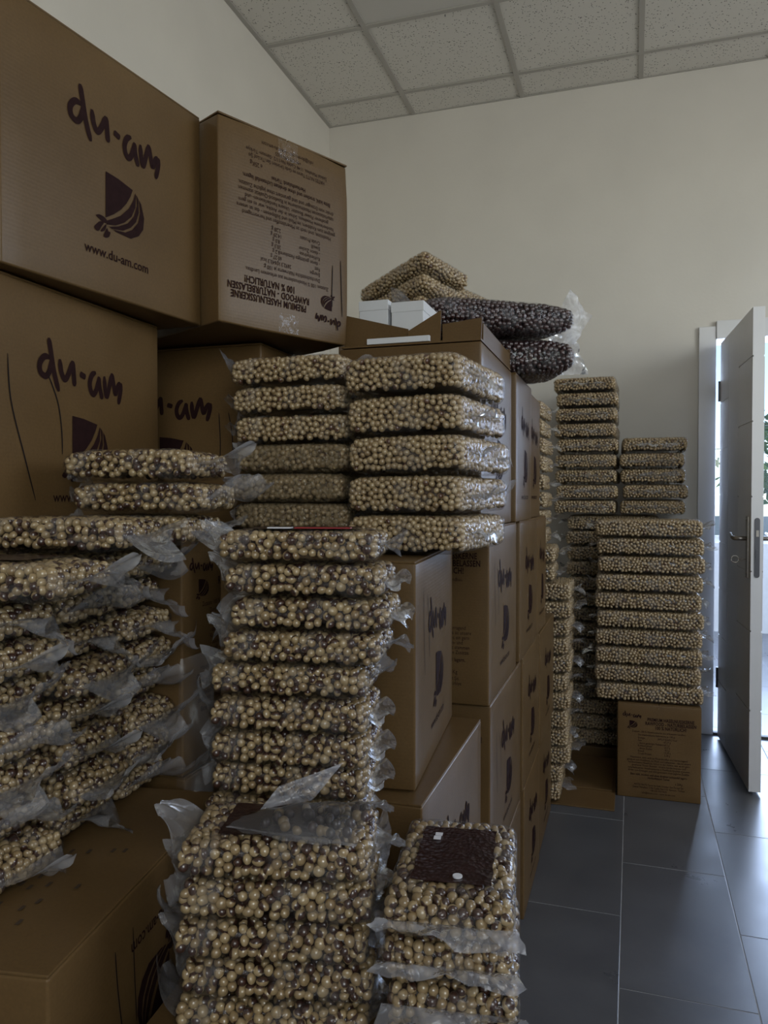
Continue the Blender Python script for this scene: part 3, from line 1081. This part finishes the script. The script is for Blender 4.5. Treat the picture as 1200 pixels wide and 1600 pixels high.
def nuts_mesh(name, L, W, T, r, seed, material, sub=2, skin=.35, taper=.30, dark=0.0, bottom=False, rnd=.62):
    rg = np.random.default_rng(seed)
    hx, hy, hz = L / 2, W / 2, T / 2
    rad = hz * rnd
    top = L * W
    sidea = 2 * (L + W) * T
    if bottom:
        top *= 2
    N = int((top + sidea) / (r * r) * 9)
    q = rg.uniform(-1, 1, size=(N, 3)) * np.array([hx, hy, hz])
    which = rg.uniform(0, top + sidea, N)
    mtop = which < top
    q[mtop, 2] = np.where(rg.uniform(size=N) < .5, -hz, hz)[mtop] if bottom else hz
    ms = ~mtop
    px = rg.uniform(0, L + W, N) < L
    sg = np.where(rg.uniform(size=N) < .5, -1, 1)
    q[ms & px, 1] = (sg * hy)[ms & px]
    q[ms & ~px, 0] = (sg * hx)[ms & ~px]
    core = np.array([hx - rad, hy - rad, hz - rad])
    c = np.clip(q, -core, core)
    d = q - c
    n = d / np.maximum(np.linalg.norm(d, axis=1, keepdims=True), 1e-9)
    inset = r * (1.0 + rg.uniform(0, .20, N))
    P0 = c + n * (rad - inset)[:, None]

    def darts(P, md):
        grid, keep = {}, []
        K = np.floor(P / md).astype(int).tolist()
        PL = P.tolist()
        m2 = md * md
        for i in range(len(PL)):
            kx, ky_, kz = K[i]
            x, y, z = PL[i]
            ok = True
            for a in (-1, 0, 1):
                for b_ in (-1, 0, 1):
                    for c_ in (-1, 0, 1):
                        for j in grid.get((kx + a, ky_ + b_, kz + c_), ()):
                            e = PL[j]
                            if (e[0] - x) ** 2 + (e[1] - y) ** 2 + (e[2] - z) ** 2 < m2:
                                ok = False
                                break
                        if not ok:
                            break
                    if not ok:
                        break
                if not ok:
                    break
            if ok:
                grid.setdefault((kx, ky_, kz), []).append(i)
                keep.append(i)
        return keep

    def relax(P, ins, it=8):
        for _ in range(it):
            D = P[:, None, :] - P[None, :, :]
            d2 = np.sqrt((D ** 2).sum(-1)) + 1e-9
            f = np.clip(1.9 * r - d2, 0, None) * (d2 > 1e-8)
            P = P + (D / d2[..., None] * f[..., None]).sum(1) * .22
            cc = np.clip(P, -core, core)
            dd = P - cc
            nn = dd / np.maximum(np.linalg.norm(dd, axis=1, keepdims=True), 1e-9)
            P = cc + nn * (rad - ins)[:, None]
        return P
    k1 = darts(P0, 1.50 * r)
    P = relax(P0[k1], inset[k1])
    P2 = c + n * (rad - r * 1.9)
    P2 = P2[:N // 3]
    P2 = P2[darts(P2, 1.75 * r)]

    def cloud(P, sub):
        P = end_shape(P, hx, taper, hy)
        n_ = len(P)
        IV, IF = ICO[sub]
        m = len(IV)
        Q = rg.normal(size=(n_, 4))
        Q /= np.linalg.norm(Q, axis=1, keepdims=True)
        w, x, y, z = Q.T
        RM = np.stack([np.stack([1 - 2 * (y * y + z * z), 2 * (x * y - z * w), 2 * (x * z + y * w)], -1),
                       np.stack([2 * (x * y + z * w), 1 - 2 * (x * x + z * z), 2 * (y * z - x * w)], -1),
                       np.stack([2 * (x * z - y * w), 2 * (y * z + x * w), 1 - 2 * (x * x + y * y)], -1)], 1)
        size = r * rg.uniform(.88, 1.08, n_)
        sq = rg.uniform(.86, 1.1, size=(n_, 1, 3))
        V = np.einsum('nij,nvj->nvi', RM, IV[None] * sq) * size[:, None, None] + P[:, None, :]
        F = IF[None, :, :] + (np.arange(n_) * m)[:, None, None]
        tone = rg.beta(2.2, 1.8, n_)
        has = rg.uniform(size=n_) < skin
        dirs = rg.normal(size=(n_, 3))
        dirs /= np.linalg.norm(dirs, axis=1, keepdims=True)
        dot = np.einsum('vj,nj->nv', IV / np.linalg.norm(IV, axis=1, keepdims=True), dirs)
        off = rg.uniform(.0, .75, n_)
        full = rg.uniform(size=n_) < skin * .02 + dark
        g = np.clip((dot - off[:, None]) * 1.2 + .5, 0, 1) * has[:, None]
        g = np.where(full[:, None], 1.0, g)
        col = np.zeros((n_, m, 4), dtype=np.float32)
        col[..., 0] = tone[:, None]
        col[..., 1] = g
        col[..., 3] = 1
        return V.reshape(-1, 3), F.reshape(-1, 3), col.reshape(-1, 4)
    V, F, col = cloud(P, sub)
    Vb, Fb, cb = cloud(P2, 1)
    F = np.concatenate([F, Fb + len(V)])
    V = np.concatenate([V, Vb])
    col = np.concatenate([col, cb])
    base = len(V)
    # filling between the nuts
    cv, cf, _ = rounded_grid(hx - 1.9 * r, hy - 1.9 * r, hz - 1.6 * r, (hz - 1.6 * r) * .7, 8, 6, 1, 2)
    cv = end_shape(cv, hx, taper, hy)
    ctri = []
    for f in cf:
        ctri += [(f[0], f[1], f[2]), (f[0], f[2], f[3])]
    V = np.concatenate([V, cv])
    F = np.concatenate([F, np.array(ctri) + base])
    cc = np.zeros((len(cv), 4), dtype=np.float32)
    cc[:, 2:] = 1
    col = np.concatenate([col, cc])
    V[:, 2] += hz
    me = bpy.data.meshes.new(name)
    me.vertices.add(len(V))
    me.vertices.foreach_set('co', V.astype(np.float32).ravel())
    me.loops.add(F.size)
    me.loops.foreach_set('vertex_index', F.astype(np.int32).ravel())
    me.polygons.add(len(F))
    me.polygons.foreach_set('loop_start', np.arange(0, F.size, 3, dtype=np.int32))
    me.polygons.foreach_set('use_smooth', np.ones(len(F), dtype=bool))
    at = me.color_attributes.new('tone', 'FLOAT_COLOR', 'POINT')
    at.data.foreach_set('color', col.ravel())
    me.update(calc_edges=True)
    me.validate()
    me.materials.append(material)
    return me


def film_mesh(name, L, W, T, seed, material, taper=.30, gap=.0006, rnd=.62):
    rg = np.random.default_rng(seed)
    hz = T / 2 + gap
    V, F, n = rounded_grid(L / 2 + .0015, W / 2 + .001, hz, hz * rnd, 30, 18, 4, 3)
    V = end_shape(V, L / 2, taper, W / 2)
    ph = rg.uniform(0, 6, 6)
    wv = np.sin(V[:, 0] * 160 + ph[0] + 2 * np.sin(V[:, 1] * 90 + ph[1])) * .0004 + np.sin(V[:, 1] * 210 + ph[2] + V[:, 2] * 300) * .0003
    V = V + n * (wv - .0004)[:, None]
    V[:, 2] += T / 2
    return pymesh(name, V, F, material, True)


def flap_mesh(name, width, length, seed, curl, material=None, point=0.0, crease=.004, twist=None):
    """the sealed edge of a bag: root along y at the origin, running out to +x"""
    rg = np.random.default_rng(seed)
    nx, ny = 10, 14
    V, F = [], []
    ph = rg.uniform(0, 6.28, 8)
    ac = curl + rg.uniform(-.25, .25)
    skew = rg.uniform(-.4, .4)
    tw = twist if twist is not None else rg.choice([-1, 1]) * rg.uniform(.5, 1.15)
    X, Z = 0.0, 0.0
    cs = [(0.0, 0.0)]
    for i in range(1, nx + 1):
        t = i / nx
        a = ac * t + .5 * math.sin(t * 4 + ph[5]) * .5
        X += length / nx * math.cos(a)
        Z += length / nx * math.sin(a)
        cs.append((X, Z))
    for i in range(nx + 1):
        t = i / nx
        wd = width * (1 - point * t ** 1.3)
        for j in range(ny + 1):
            s = j / ny - .5
            am = crease * t ** .8
            z = cs[i][1] + am * (math.sin(s * 11 + ph[0] + t * 3) + .6 * math.sin(s * 23 + ph[1] - t * 4) + .35 * math.sin(s * 47 + ph[2] + 7 * t))
            x = cs[i][0] * (1 + .28 * math.sin(s * 4.5 + ph[3])) + .12 * am * math.sin(s * 31 + ph[4])
            y = s * wd + skew * point * width * t * .5 + .5 * am * math.sin(t * 6 + ph[6])
            a = tw * t
            zc = cs[i][1]
            V.append((x, y * math.cos(a) - (z - zc) * math.sin(a), zc + y * math.sin(a) + (z - zc) * math.cos(a)))
    for i in range(nx):
        for j in range(ny):
            q = i * (ny + 1) + j
            F.append((q, q + 1, q + ny + 2, q + ny + 1))
    return pymesh(name, V, F, material or M_FLAP, True)


class BagKind:
    def __init__(self, key, L, W, T, r, material, n, sub, skin, film=None, flap=(.026, .045), seed=0, dark=0.0, taper=.16, fw=.72, tw=.8, bottom=False, big=0, rnd=.62):
        self.L, self.W, self.T, self.taper = L, W, T, taper
        self.nuts = [nuts_mesh('nuts_' + key, L, W, T, r, seed + i, material, sub, skin, taper, dark, bottom, rnd) for i in range(n)]
        self.film = [film_mesh('film_' + key, L, W, T, seed + i, film or M_FILM, taper, rnd=rnd) for i in range(2)]
        rg = random.Random(seed)
        self.flaps = [flap_mesh('flap_' + key, W * fw, rg.uniform(*flap), seed + 50 + i, [.5, -.5, .15, -.9, .9, -.2, .35, -.35][i % 8], point=[.1, .45, .25, .6, .3, .15, .7, .4][i % 8], crease=.004 * min(1.5, W / .13), twist=tw * rg.choice([-1, 1]) * rg.uniform(.4, 1.1)) for i in range(8)]

        self.big = [flap_mesh('wide_flap_' + key, W * .85, rg.uniform(flap[1] * .95, flap[1] * 1.25), seed + 80 + i, [.9, .5, -.3, 1.1, -.6, .7][i], point=[.35, .6, .45, .25, .55, .7][i],
                              crease=.005, twist=[.9, -.8, 1.1, .7, -1.0, -.7][i]) for i in range(6)] if big else []
        self.big_side = big

    def make(self, label, loc, yaw, rng, group=None, film=None, flaps=(1, 1), fi=None, tilt=(0, 0), name='nut_bag'):
        t = thing(name, label, 'bag', loc, R(yaw), group)
        t.rotation_euler = (R(tilt[0]), R(tilt[1]), R(yaw))
        me = rng.choice(self.nuts)
        o = link('nuts', me, t, kind='stuff')
        if rng.random() < .5:
            o.rotation_euler = (0, 0, PI)
        f = link('film', rng.choice(self.film), t)
        if film:
            f.data = film
        for s, on in zip((1, -1), flaps):
            if not on:
                continue
            k = rng.randrange(8) if fi is None else fi[0 if s > 0 else 1]
            fm = rng.choice(self.big) if self.big_side == s else self.flaps[k]
            e = link('seal_flap', fm, t, (s * (self.L / 2 - .0015), 0, self.T * .5))
            e.rotation_euler = (0, 0, 0 if s > 0 else PI)
        return t


K_SKIN = BagKind('half_blanched', .205, .128, .0405, .0057, M_NUT_SKIN, 3, 3, .85, seed=100, dark=.02, flap=(.022, .036), big=-1)
K_PILE = BagKind('pile', .205, .128, .0450, .0059, M_NUT_SKIN, 4, 2, .85, seed=200, dark=.02, flap=(.030, .055), taper=.38, fw=.62, tw=.75, big=1)
K_BIG = BagKind('large_blanched', .205, .265, .0640, .0055, M_NUT_BLOND, 3, 2, .10, flap=(.02, .035), seed=300, taper=.12, rnd=.5, fw=.8, tw=.12)
K_UL = BagKind('medium_blanched', .225, .145, .0520, .0056, M_NUT_BLOND, 3, 2, .12, flap=(.025, .042), seed=350, fw=.55, tw=.9, big=-1)
K_5 = BagKind('five_kilo', .405, .285, .0698, .0068, M_NUT_BLOND, 2, 2, .08, flap=(.03, .055), seed=400, taper=.1, rnd=.48, fw=.35, tw=.4)
K_5S = BagKind('five_kilo_short', .40, .275, .0685, .0068, M_NUT_BLOND, 2, 2, .08, flap=(.018, .03), seed=450, taper=.12, rnd=.55, fw=.85, tw=.06)
K_RAW = BagKind('raw_brown', .42, .24, .078, .0070, M_NUT_RAW, 2, 2, .2, flap=(.05, .08), seed=500, taper=.4, bottom=True)
K_TOP = BagKind('small_blanched', .28, .20, .055, .0060, M_NUT_BLOND, 1, 2, .05, flap=(.02, .03), seed=550, taper=.2, bottom=True)

ORD = ['topmost', 'second from top', 'third from top', 'fourth from top', 'fifth from top', 'sixth from top', 'seventh from top', 'eighth from top', 'ninth from top', 'tenth from top',
       'eleventh from top', 'twelfth from top', '13th from top', '14th from top', '15th from top', '16th from top', '17th from top', '18th from top', '19th from top', '20th from top', '21st from top', '22nd from top', '23rd from top', '24th from top']


def stack(kind, n, top_z, pitch, xy, yaw, what, where, group, seed, jit=.006, jyaw=2.5, shift=None, **kw):
    """n bags below top_z; the first is the topmost"""
    rg = random.Random(seed)
    out = []
    for i in range(n):
        z = top_z - (i + 1) * pitch
        dx, dy = (rg.uniform(-jit, jit), rg.uniform(-jit, jit))
        if shift:
            sx, sy = shift(i)
            dx, dy = dx + sx, dy + sy
        out.append(kind.make('%s, %s %s' % (what, ORD[i], where), (xy[0] + dx, xy[1] + dy, z), yaw + rg.uniform(-jyaw, jyaw), rg, group, **kw))
    return out


def add_label(bag, kind, x0, x1, y0, y1, mark=True, red=False):
    z = kind.T + .0012
    nx, ny = 14, 10
    V, F = [], []
    for i in range(nx + 1):
        for j in range(ny + 1):
            x, y = x0 + (x1 - x0) * i / nx, y0 + (y1 - y0) * j / ny
            V.append((x + .0008 * math.sin(j * 2.1), y + .001 * math.sin(i * 1.7), z + .0007 * math.sin(i * 1.3) * math.sin(j * 1.9)))
    for i in range(nx):
        for j in range(ny):
            q = i * (ny + 1) + j
            F.append((q, q + ny + 1, q + ny + 2, q + 1))
    lb = link('paper_label', pymesh('paper_label', V, F, M_LABEL, True), bag, label='dark brown label showing through the film')
    if mark:
        xm, ym = x0 + (x1 - x0) * .80, y1 - (y1 - y0) * .22
        m = MB()
        m.box(xm, xm + .007, ym - .004, ym + .004, z + .0008, z + .0016)
        m.box(xm - .010, xm - .002, ym - .003, ym + .005, z + .0008, z + .0016)
        m.build('white_mark', M_LABELWHITE, lb)
        c = MB().tube([(x0 + .012, (y0 + y1) / 2 - .006, z + .0006), (x0 + .012, (y0 + y1) / 2 - .006, z + .002)], .005, 14)
        c.build('nut_mark', M_LABELWHITE, lb)
    if red:
        MB().box(x1 - .075, x1 - .004, y0 - .004, y0 + .014, z + .0008, z + .0022).build('red_band', M_LABELRED, lb)
        MB().box(x0 + .03, x0 + .06, y0 - .004, y0 + .012, z + .0008, z + .0022).build('white_band', M_LABELWHITE, lb)
    return lb


# middle stack in front of the cartons
mid = stack(K_SKIN, 12, 1.160, .0428, (-.403, .934), 9, 'half-blanched hazelnut bag', 'in tall middle stack', 'tall middle stack of small bags', 11,
            shift=lambda i: (-.006 + .012 * (i == 1) + .018 * (i in (2, 3)) - .002 * i, 0))
add_label(mid[0], K_SKIN, -.07, .07, -.045, .045, mark=False, red=True)
for b_ in mid[8:]:
    for ch in list(b_.children):
        if ch.location.x < -.05:
            bpy.data.objects.remove(ch)
# front stacks at the bottom of the picture
fl = stack(K_SKIN, 5, .842, .0418, (-.366, .768), 13, 'half-blanched hazelnut bag', 'in front stack under the loose pouch', 'front left stack of small bags', 12, jit=.004)
add_label(fl[0], K_SKIN, -.062, .06, -.040, .042, mark=False)
fr = stack(K_SKIN, 4, .812, .0415, (-.178, .808), 97, 'half-blanched hazelnut bag', 'in narrow front stack with bare dark label', 'front right stack of small bags', 13, jit=.003, jyaw=1.5)
strips = [flap_mesh('front_strip', .136, .016, 900 + i, -.9, M_TAIL_STRIP, point=-.12, crease=.0040, twist=.12 * (i - 1)) for i in range(3)]
for i, b_ in enumerate(fr):
    for ch in b_.children:
        if ch.location.x < -.05:
            ch.data = strips[i % 3]
add_label(fr[0], K_SKIN, -.062, .066, -.041, .041)

# left pile on the wide carton
for k, (cx_, cy_, n, nm) in enumerate([(-.770, .702, 7, 'near column'), (-.776, .838, 8, 'middle column'), (-.786, .972, 8, 'rear column')]):
    stack(K_PILE, n, .7580 + n * .0462 + .0005, .0462, (cx_, cy_), 2 + 2 * k, 'half-blanched hazelnut bag', 'in ' + nm + ' of left pile', 'bags in the left pile', 20 + k, jit=.003, jyaw=1.6,
          shift=lambda i, k=k: (.014 * math.sin(i * 2.3 + k), .0), tilt=(0, 2.0))
rg = random.Random(9)
zz = .7580 + 8 * .0462 + .0015
z7 = .7580 + 7 * .0462 + .0015
for x, y, z, lb, yw, fi in [(-.690, .712, z7, 'bag with a dark label corner, topmost of near column in left pile', 8, (2, 3)),
                        (-.706, .842, zz, 'bag with wide plastic edge, topmost of middle column in left pile', 9, (3, 1)),
                        (-.690, .975, zz, 'bag, lowest of three atop the rear column of left pile', 6, (1, 4)),
                        (-.664, .972, zz + .0465, 'bag, middle of three atop the rear column of left pile', 8, (0, 4)),
                        (-.676, .968, zz + .0930, 'bag, highest on the left pile, before the dark emblem', 5, (2, 1))]:
    pb = K_PILE.make('half-blanched hazelnut ' + lb, (x, y, z), yw, rg, 'bags in the left pile', fi=fi)
    if 'label' in lb:
        add_label(pb, K_PILE, -.075, .045, -.030, .046, mark=False)

# large bags on the turned carton
stack(K_BIG, 5, 1.106 + 5 * .0655, .0655, (-.340, 1.325), -7, 'large bag of blanched hazelnuts with shiny right end', 'of five', 'five large bags on the turned carton', 31, jit=.004, jyaw=1.5)
ul = stack(K_UL, 6, 1.137 + 6 * .0528, .0528, (-.585, 1.325), 0, 'blanched hazelnut bag with plastic curling left', 'of six', 'six bags left of the large ones', 32, jit=.006, jyaw=2, fi=(2, 4))
hz = film_mesh('film_hazy', K_UL.L, K_UL.W, K_UL.T, 77, M_FILM_HAZY, K_UL.taper)
for b_ in ul[3:]:
    for ch in b_.children:
        if ch.data.name.startswith('film'):
            ch.data = hz
            ch['label'] = 'wrinkled hazy film that blurs the nuts'

# back of the room
stack(K_5, 10, CH + 10 * .0733 + .001, .0733, (.065, 3.352), 0, 'wide bag of blanched hazelnuts', 'on printed carton by door', 'ten wide bags on the carton by the door', 41, jit=.008, jyaw=1.5)
stack(K_5, 15, .049 + 15 * .0711, .0711, (-.085, 3.80), 0, 'shadowed wide bag of hazelnuts', 'in dark column by back wall', 'dark rear column of wide bags', 42, jit=.006, jyaw=1)
zt = .049 + 15 * .0711 + .001
stack(K_5S, 9, zt + 9 * .0700, .0700, (-.200, 3.795), 90, 'bag of blanched hazelnuts seen end-on', 'of nine against back wall', 'nine bags against the back wall', 43, jit=.006, jyaw=2)
stack(K_5S, 5, zt + 5 * .0700, .0700, (.090, 3.795), 90, 'bag of blanched hazelnuts seen end-on', 'of five near door frame', 'five bags left of the door frame', 44, jit=.006, jyaw=2)
stack(K_5, 22, .0118 + 22 * .0712, .0712, (-.43, 3.165), 0, 'bag of blanched hazelnuts showing only its end', 'past the carton wall', 'bag ends beyond the carton wall', 45, jit=.007, jyaw=2,
      shift=lambda i: ((-.095 if i < 8 else (-.06 if i < 10 else (.0 if i < 20 else -.025))), 0))

# tray, white boxes, brown bags and tilted bags on top of the carton wall
tray = thing('open_tray', 'open low carton tray with torn upright flaps on top of the carton wall', 'tray', (0, 0, 1.5105))
MB().box(-.583, -.287, 1.515, 1.90, 0, .004).build('tray_floor', M_CARD, tray)
MB().prism([(-.583, .004), (-.443, .004), (-.443, .036), (-.583, .074)], 1.534, 1.538).build('flap', M_CARD, tray)
MB().prism([(-.441, .004), (-.373, .004), (-.371, .068), (-.441, .030)], 1.526, 1.530).build('flap', M_CARD, tray)
MB().prism([(-.369, .004), (-.290, .004), (-.288, .048), (-.369, .040)], 1.530, 1.534).build('flap', M_CARD, tray)
MB().box(-.292, -.288, 1.545, 1.89, .004, .040).build('side', M_CARD, tray)
MB().box(-.584, -.580, 1.545, 1.89, .004, .050).build('side', M_CARD, tray)
MB().box(-.583, -.287, 1.892, 1.896, .004, .050).build('back', M_CARD, tray)
tag(MB().box(-.526, -.392, 1.512, 1.522, 1.5148, 1.5268).build('card_strip', M_WHITECARD, bevel=.001), 'narrow white card strip lying along the front edge of the tray', 'card')
for k, (xa, xb, ya, yb, h, l) in enumerate([(-.574, -.508, 1.60, 1.72, .112, 'white cardboard box in the tray, left of the two beside the upside-down carton'), (-.500, -.428, 1.60, 1.74, .104, 'white cardboard box in the tray, right of the two before the tilted bags')]):
    wb = thing('white_box', l, 'box', ((xa + xb) / 2, (ya + yb) / 2, 1.5148), 0, 'white boxes in the tray')
    w, d = (xb - xa) / 2, (yb - ya) / 2
    MB().box(-w, w, -d, d, 0, h).build('body', M_WHITECARD, wb, bevel=.0015)
    MB().box(-w - .001, w + .001, -d - .001, d + .001, h - .02, h + .002).build('lid', M_WHITECARD, wb, bevel=.001)
rg = random.Random(4)
rb2 = K_RAW.make('bag of dark brown hazelnuts sagging over the top of the carton wall, lower of two', (-.375, 2.06, 1.5135), 20, rg, 'bags of dark nuts', tilt=(0, 0), flaps=(0, 0))
rb2.scale = (1, 1, 1.18)
rb1 = K_RAW.make('bag of dark brown hazelnuts lying over the tray, upper of two', (-.372, 1.975, 1.608), 40, rg, 'bags of dark nuts', tilt=(0, -1.5), flaps=(0, 1))

# low carton holding the tilted bags
lc = thing('open_carton', 'open brown carton holding the tilted bags of nuts near the back wall', 'box', (-.63, 2.42, 1.5135))
w, d, h = .23, .21, .07
MB().box(-w, w, -d, d, 0, .004).build('base', M_CARD, lc)
MB().box(-w, w, d - .004, d, .004, h + .05).build('panel', M_CARD, lc)
MB().box(-w, -w + .004, -d, d, .004, h + .10).build('panel', M_CARD, lc)
MB().prism([(-d, .004), (d, .004), (d, h + .25), (d * .65, h + .22), (d * .6, h), (-d, h)], 0, .004).build('panel', M_CARD, lc)
pnl = lc.children[-1]
pnl.rotation_euler = (0, 0, R(90))
pnl.location = (w, 0, 0)
TG_ = 'tilted bags in the open carton'
K_TOP.make('blanched hazelnut bag lying flat at the bottom, beneath the tilted bags in the open carton', (-.64, 2.35, 1.520), 0, rg, TG_, flaps=(0, 0))
K_TOP.make('blanched hazelnut bag lying flat on another, beneath the tilted bags in the open carton', (-.64, 2.34, 1.5775), 2, rg, TG_, flaps=(0, 0))
for i, lb in enumerate(['lowest of the three tilted bags in the open carton', 'middle of the three tilted bags in the open carton', 'uppermost of the three tilted bags in the open carton']):
    K_TOP.make('blanched hazelnut bag, ' + lb, (-.640 + .004 * i, 2.252, 1.682 + .0622 * i), -28 + i, rg, TG_, tilt=(-11, -14), flaps=(0, 0))
K_TOP.make('blanched hazelnut bag peeping out behind the uppermost tilted bag', (-.61, 2.520, 1.785), -30, rg, TG_, tilt=(-8, -16), flaps=(0, 0))
K_TOP.make('blanched hazelnut bag slumped at the right of the tilted bags', (-.575, 2.470, 1.700), -40, rg, TG_, tilt=(-6, -8), flaps=(0, 0))


# ------------------------------------------------------------------ loose plastic
def sheet(name, corners, n=(14, 14), amp=.004, seed=0, material=None, parent=None):
    """bilinear sheet through four corners, creased"""
    rg = np.random.default_rng(seed)
    A, B, C, D = [np.array(c, float) for c in corners]
    nn = np.cross(B - A, D - A)
    nn /= np.linalg.norm(nn)
    ph = rg.uniform(0, 6.28, 8)
    V, F = [], []
    for i in range(n[0] + 1):
        for j in range(n[1] + 1):
            u, v = i / n[0], j / n[1]
            p = A * (1 - u) * (1 - v) + B * u * (1 - v) + C * u * v + D * (1 - u) * v
            k = math.sin(u * 6 + ph[0] + 3 * v) + .6 * math.sin(v * 11 + ph[1] - 4 * u) + .4 * math.sin((u + v) * 19 + ph[2])
            V.append(p + nn * amp * k)
    for i in range(n[0]):
        for j in range(n[1]):
            q = i * (n[1] + 1) + j
            F.append((q, q + n[1] + 1, q + n[1] + 2, q + 1))
    return link(name, pymesh(name, V, F, material or M_SHEET, True), parent)


# pouch with a few nuts on the front left stack
pz = .846
pouch = thing('loose_pouch', 'open milky plastic pouch with a few nuts lying on the wide front stack', 'bag', (0, 0, 0))
V, F = [], []
low = [(-.408, .722), (-.378, .714), (-.340, .710), (-.302, .714), (-.262, .722)]
high = [(-.378, .778), (-.352, .800), (-.325, .815), (-.298, .826), (-.268, .838)]
for i in range(13):
    for j in range(11):
        u, v = i / 12 * 4, j / 10
        k = min(int(u), 3)
        t = u - k
        a = [low[k][c] * (1 - t) + low[k + 1][c] * t for c in (0, 1)]
        b2 = [high[k][c] * (1 - t) + high[k + 1][c] * t for c in (0, 1)]
        z = pz + .002 + .017 * math.sin(PI * min(1, v * 1.05)) * min(1, .35 + i / 8) + .0012 * math.sin(i * 1.9 + j) + .001 * math.sin(j * 2.3 - i)
        V.append((a[0] * (1 - v) + b2[0] * v, a[1] * (1 - v) + b2[1] * v, z))
for i in range(12):
    for j in range(10):
        q = i * 11 + j
        F.append((q, q + 11, q + 12, q + 1))
link('pouch_front', pymesh('pouch_front', V, F, M_SHEET, True), pouch)
sheet('pouch_seam', [(-.410, .719, pz + .0022), (-.262, .719, pz + .0022), (-.262, .7235, pz + .0028), (-.406, .7235, pz + .0028)], n=(12, 2), amp=.0004, seed=3, material=M_TAIL_STRIP, parent=pouch)
sheet('pouch_flap', [(-.392, .764, pz + .006), (-.343, .796, pz + .010), (-.312, .815, pz + .050), (-.376, .780, pz + .028)], amp=.0016, seed=2, material=M_TAIL_STRIP, parent=pouch)
IV, IF = ICO[2]
rg2 = np.random.default_rng(8)
for k in range(44):
    x, y = rg2.uniform(-.375, -.272), rg2.uniform(.732, .818)
    if y > .775 + (x + .375) * .5:
        continue
    s = rg2.uniform(.0055, .0068)
    me = pymesh('loose_nut', IV * s * np.array([1, 1, .8]), IF.tolist(), M_NUT_SKIN if k % 3 == 0 else M_NUT_RAW, True)
    at = me.color_attributes.new('tone', 'FLOAT_COLOR', 'POINT')
    at.data.foreach_set('color', np.tile(np.array([rg2.uniform(.2, .8), rg2.uniform(0, .6), 0, 1], dtype=np.float32), len(IV)))
    o = link('nut', me, pouch, (x, y, pz + .0035))
    o.rotation_euler = tuple(rg2.uniform(0, 6, 3))

ps = sheet('plastic_sheet', [(-.572, .872, .815), (-.522, .884, .812), (-.522, .892, 1.0), (-.566, .880, .985)], amp=.004, seed=5, material=M_SHEET_CLEAR)
tag(ps, 'limp clear plastic sheet hanging left of the tall middle stack', 'plastic sheet')
tail = thing('empty_plastic_bag', 'empty clear plastic bag end sticking up beside the dark nut bags', 'plastic bag', (0, 0, 0))
sheet('upper_end', [(-.222, 2.13, 1.60), (-.150, 2.18, 1.62), (-.108, 2.21, 1.700), (-.168, 2.18, 1.770)], amp=.007, seed=6, material=M_TAIL, parent=tail)
sheet('lower_end', [(-.235, 2.13, 1.655), (-.165, 2.18, 1.650), (-.118, 2.22, 1.540), (-.195, 2.16, 1.535)], amp=.009, seed=7, material=M_TAIL, parent=tail)
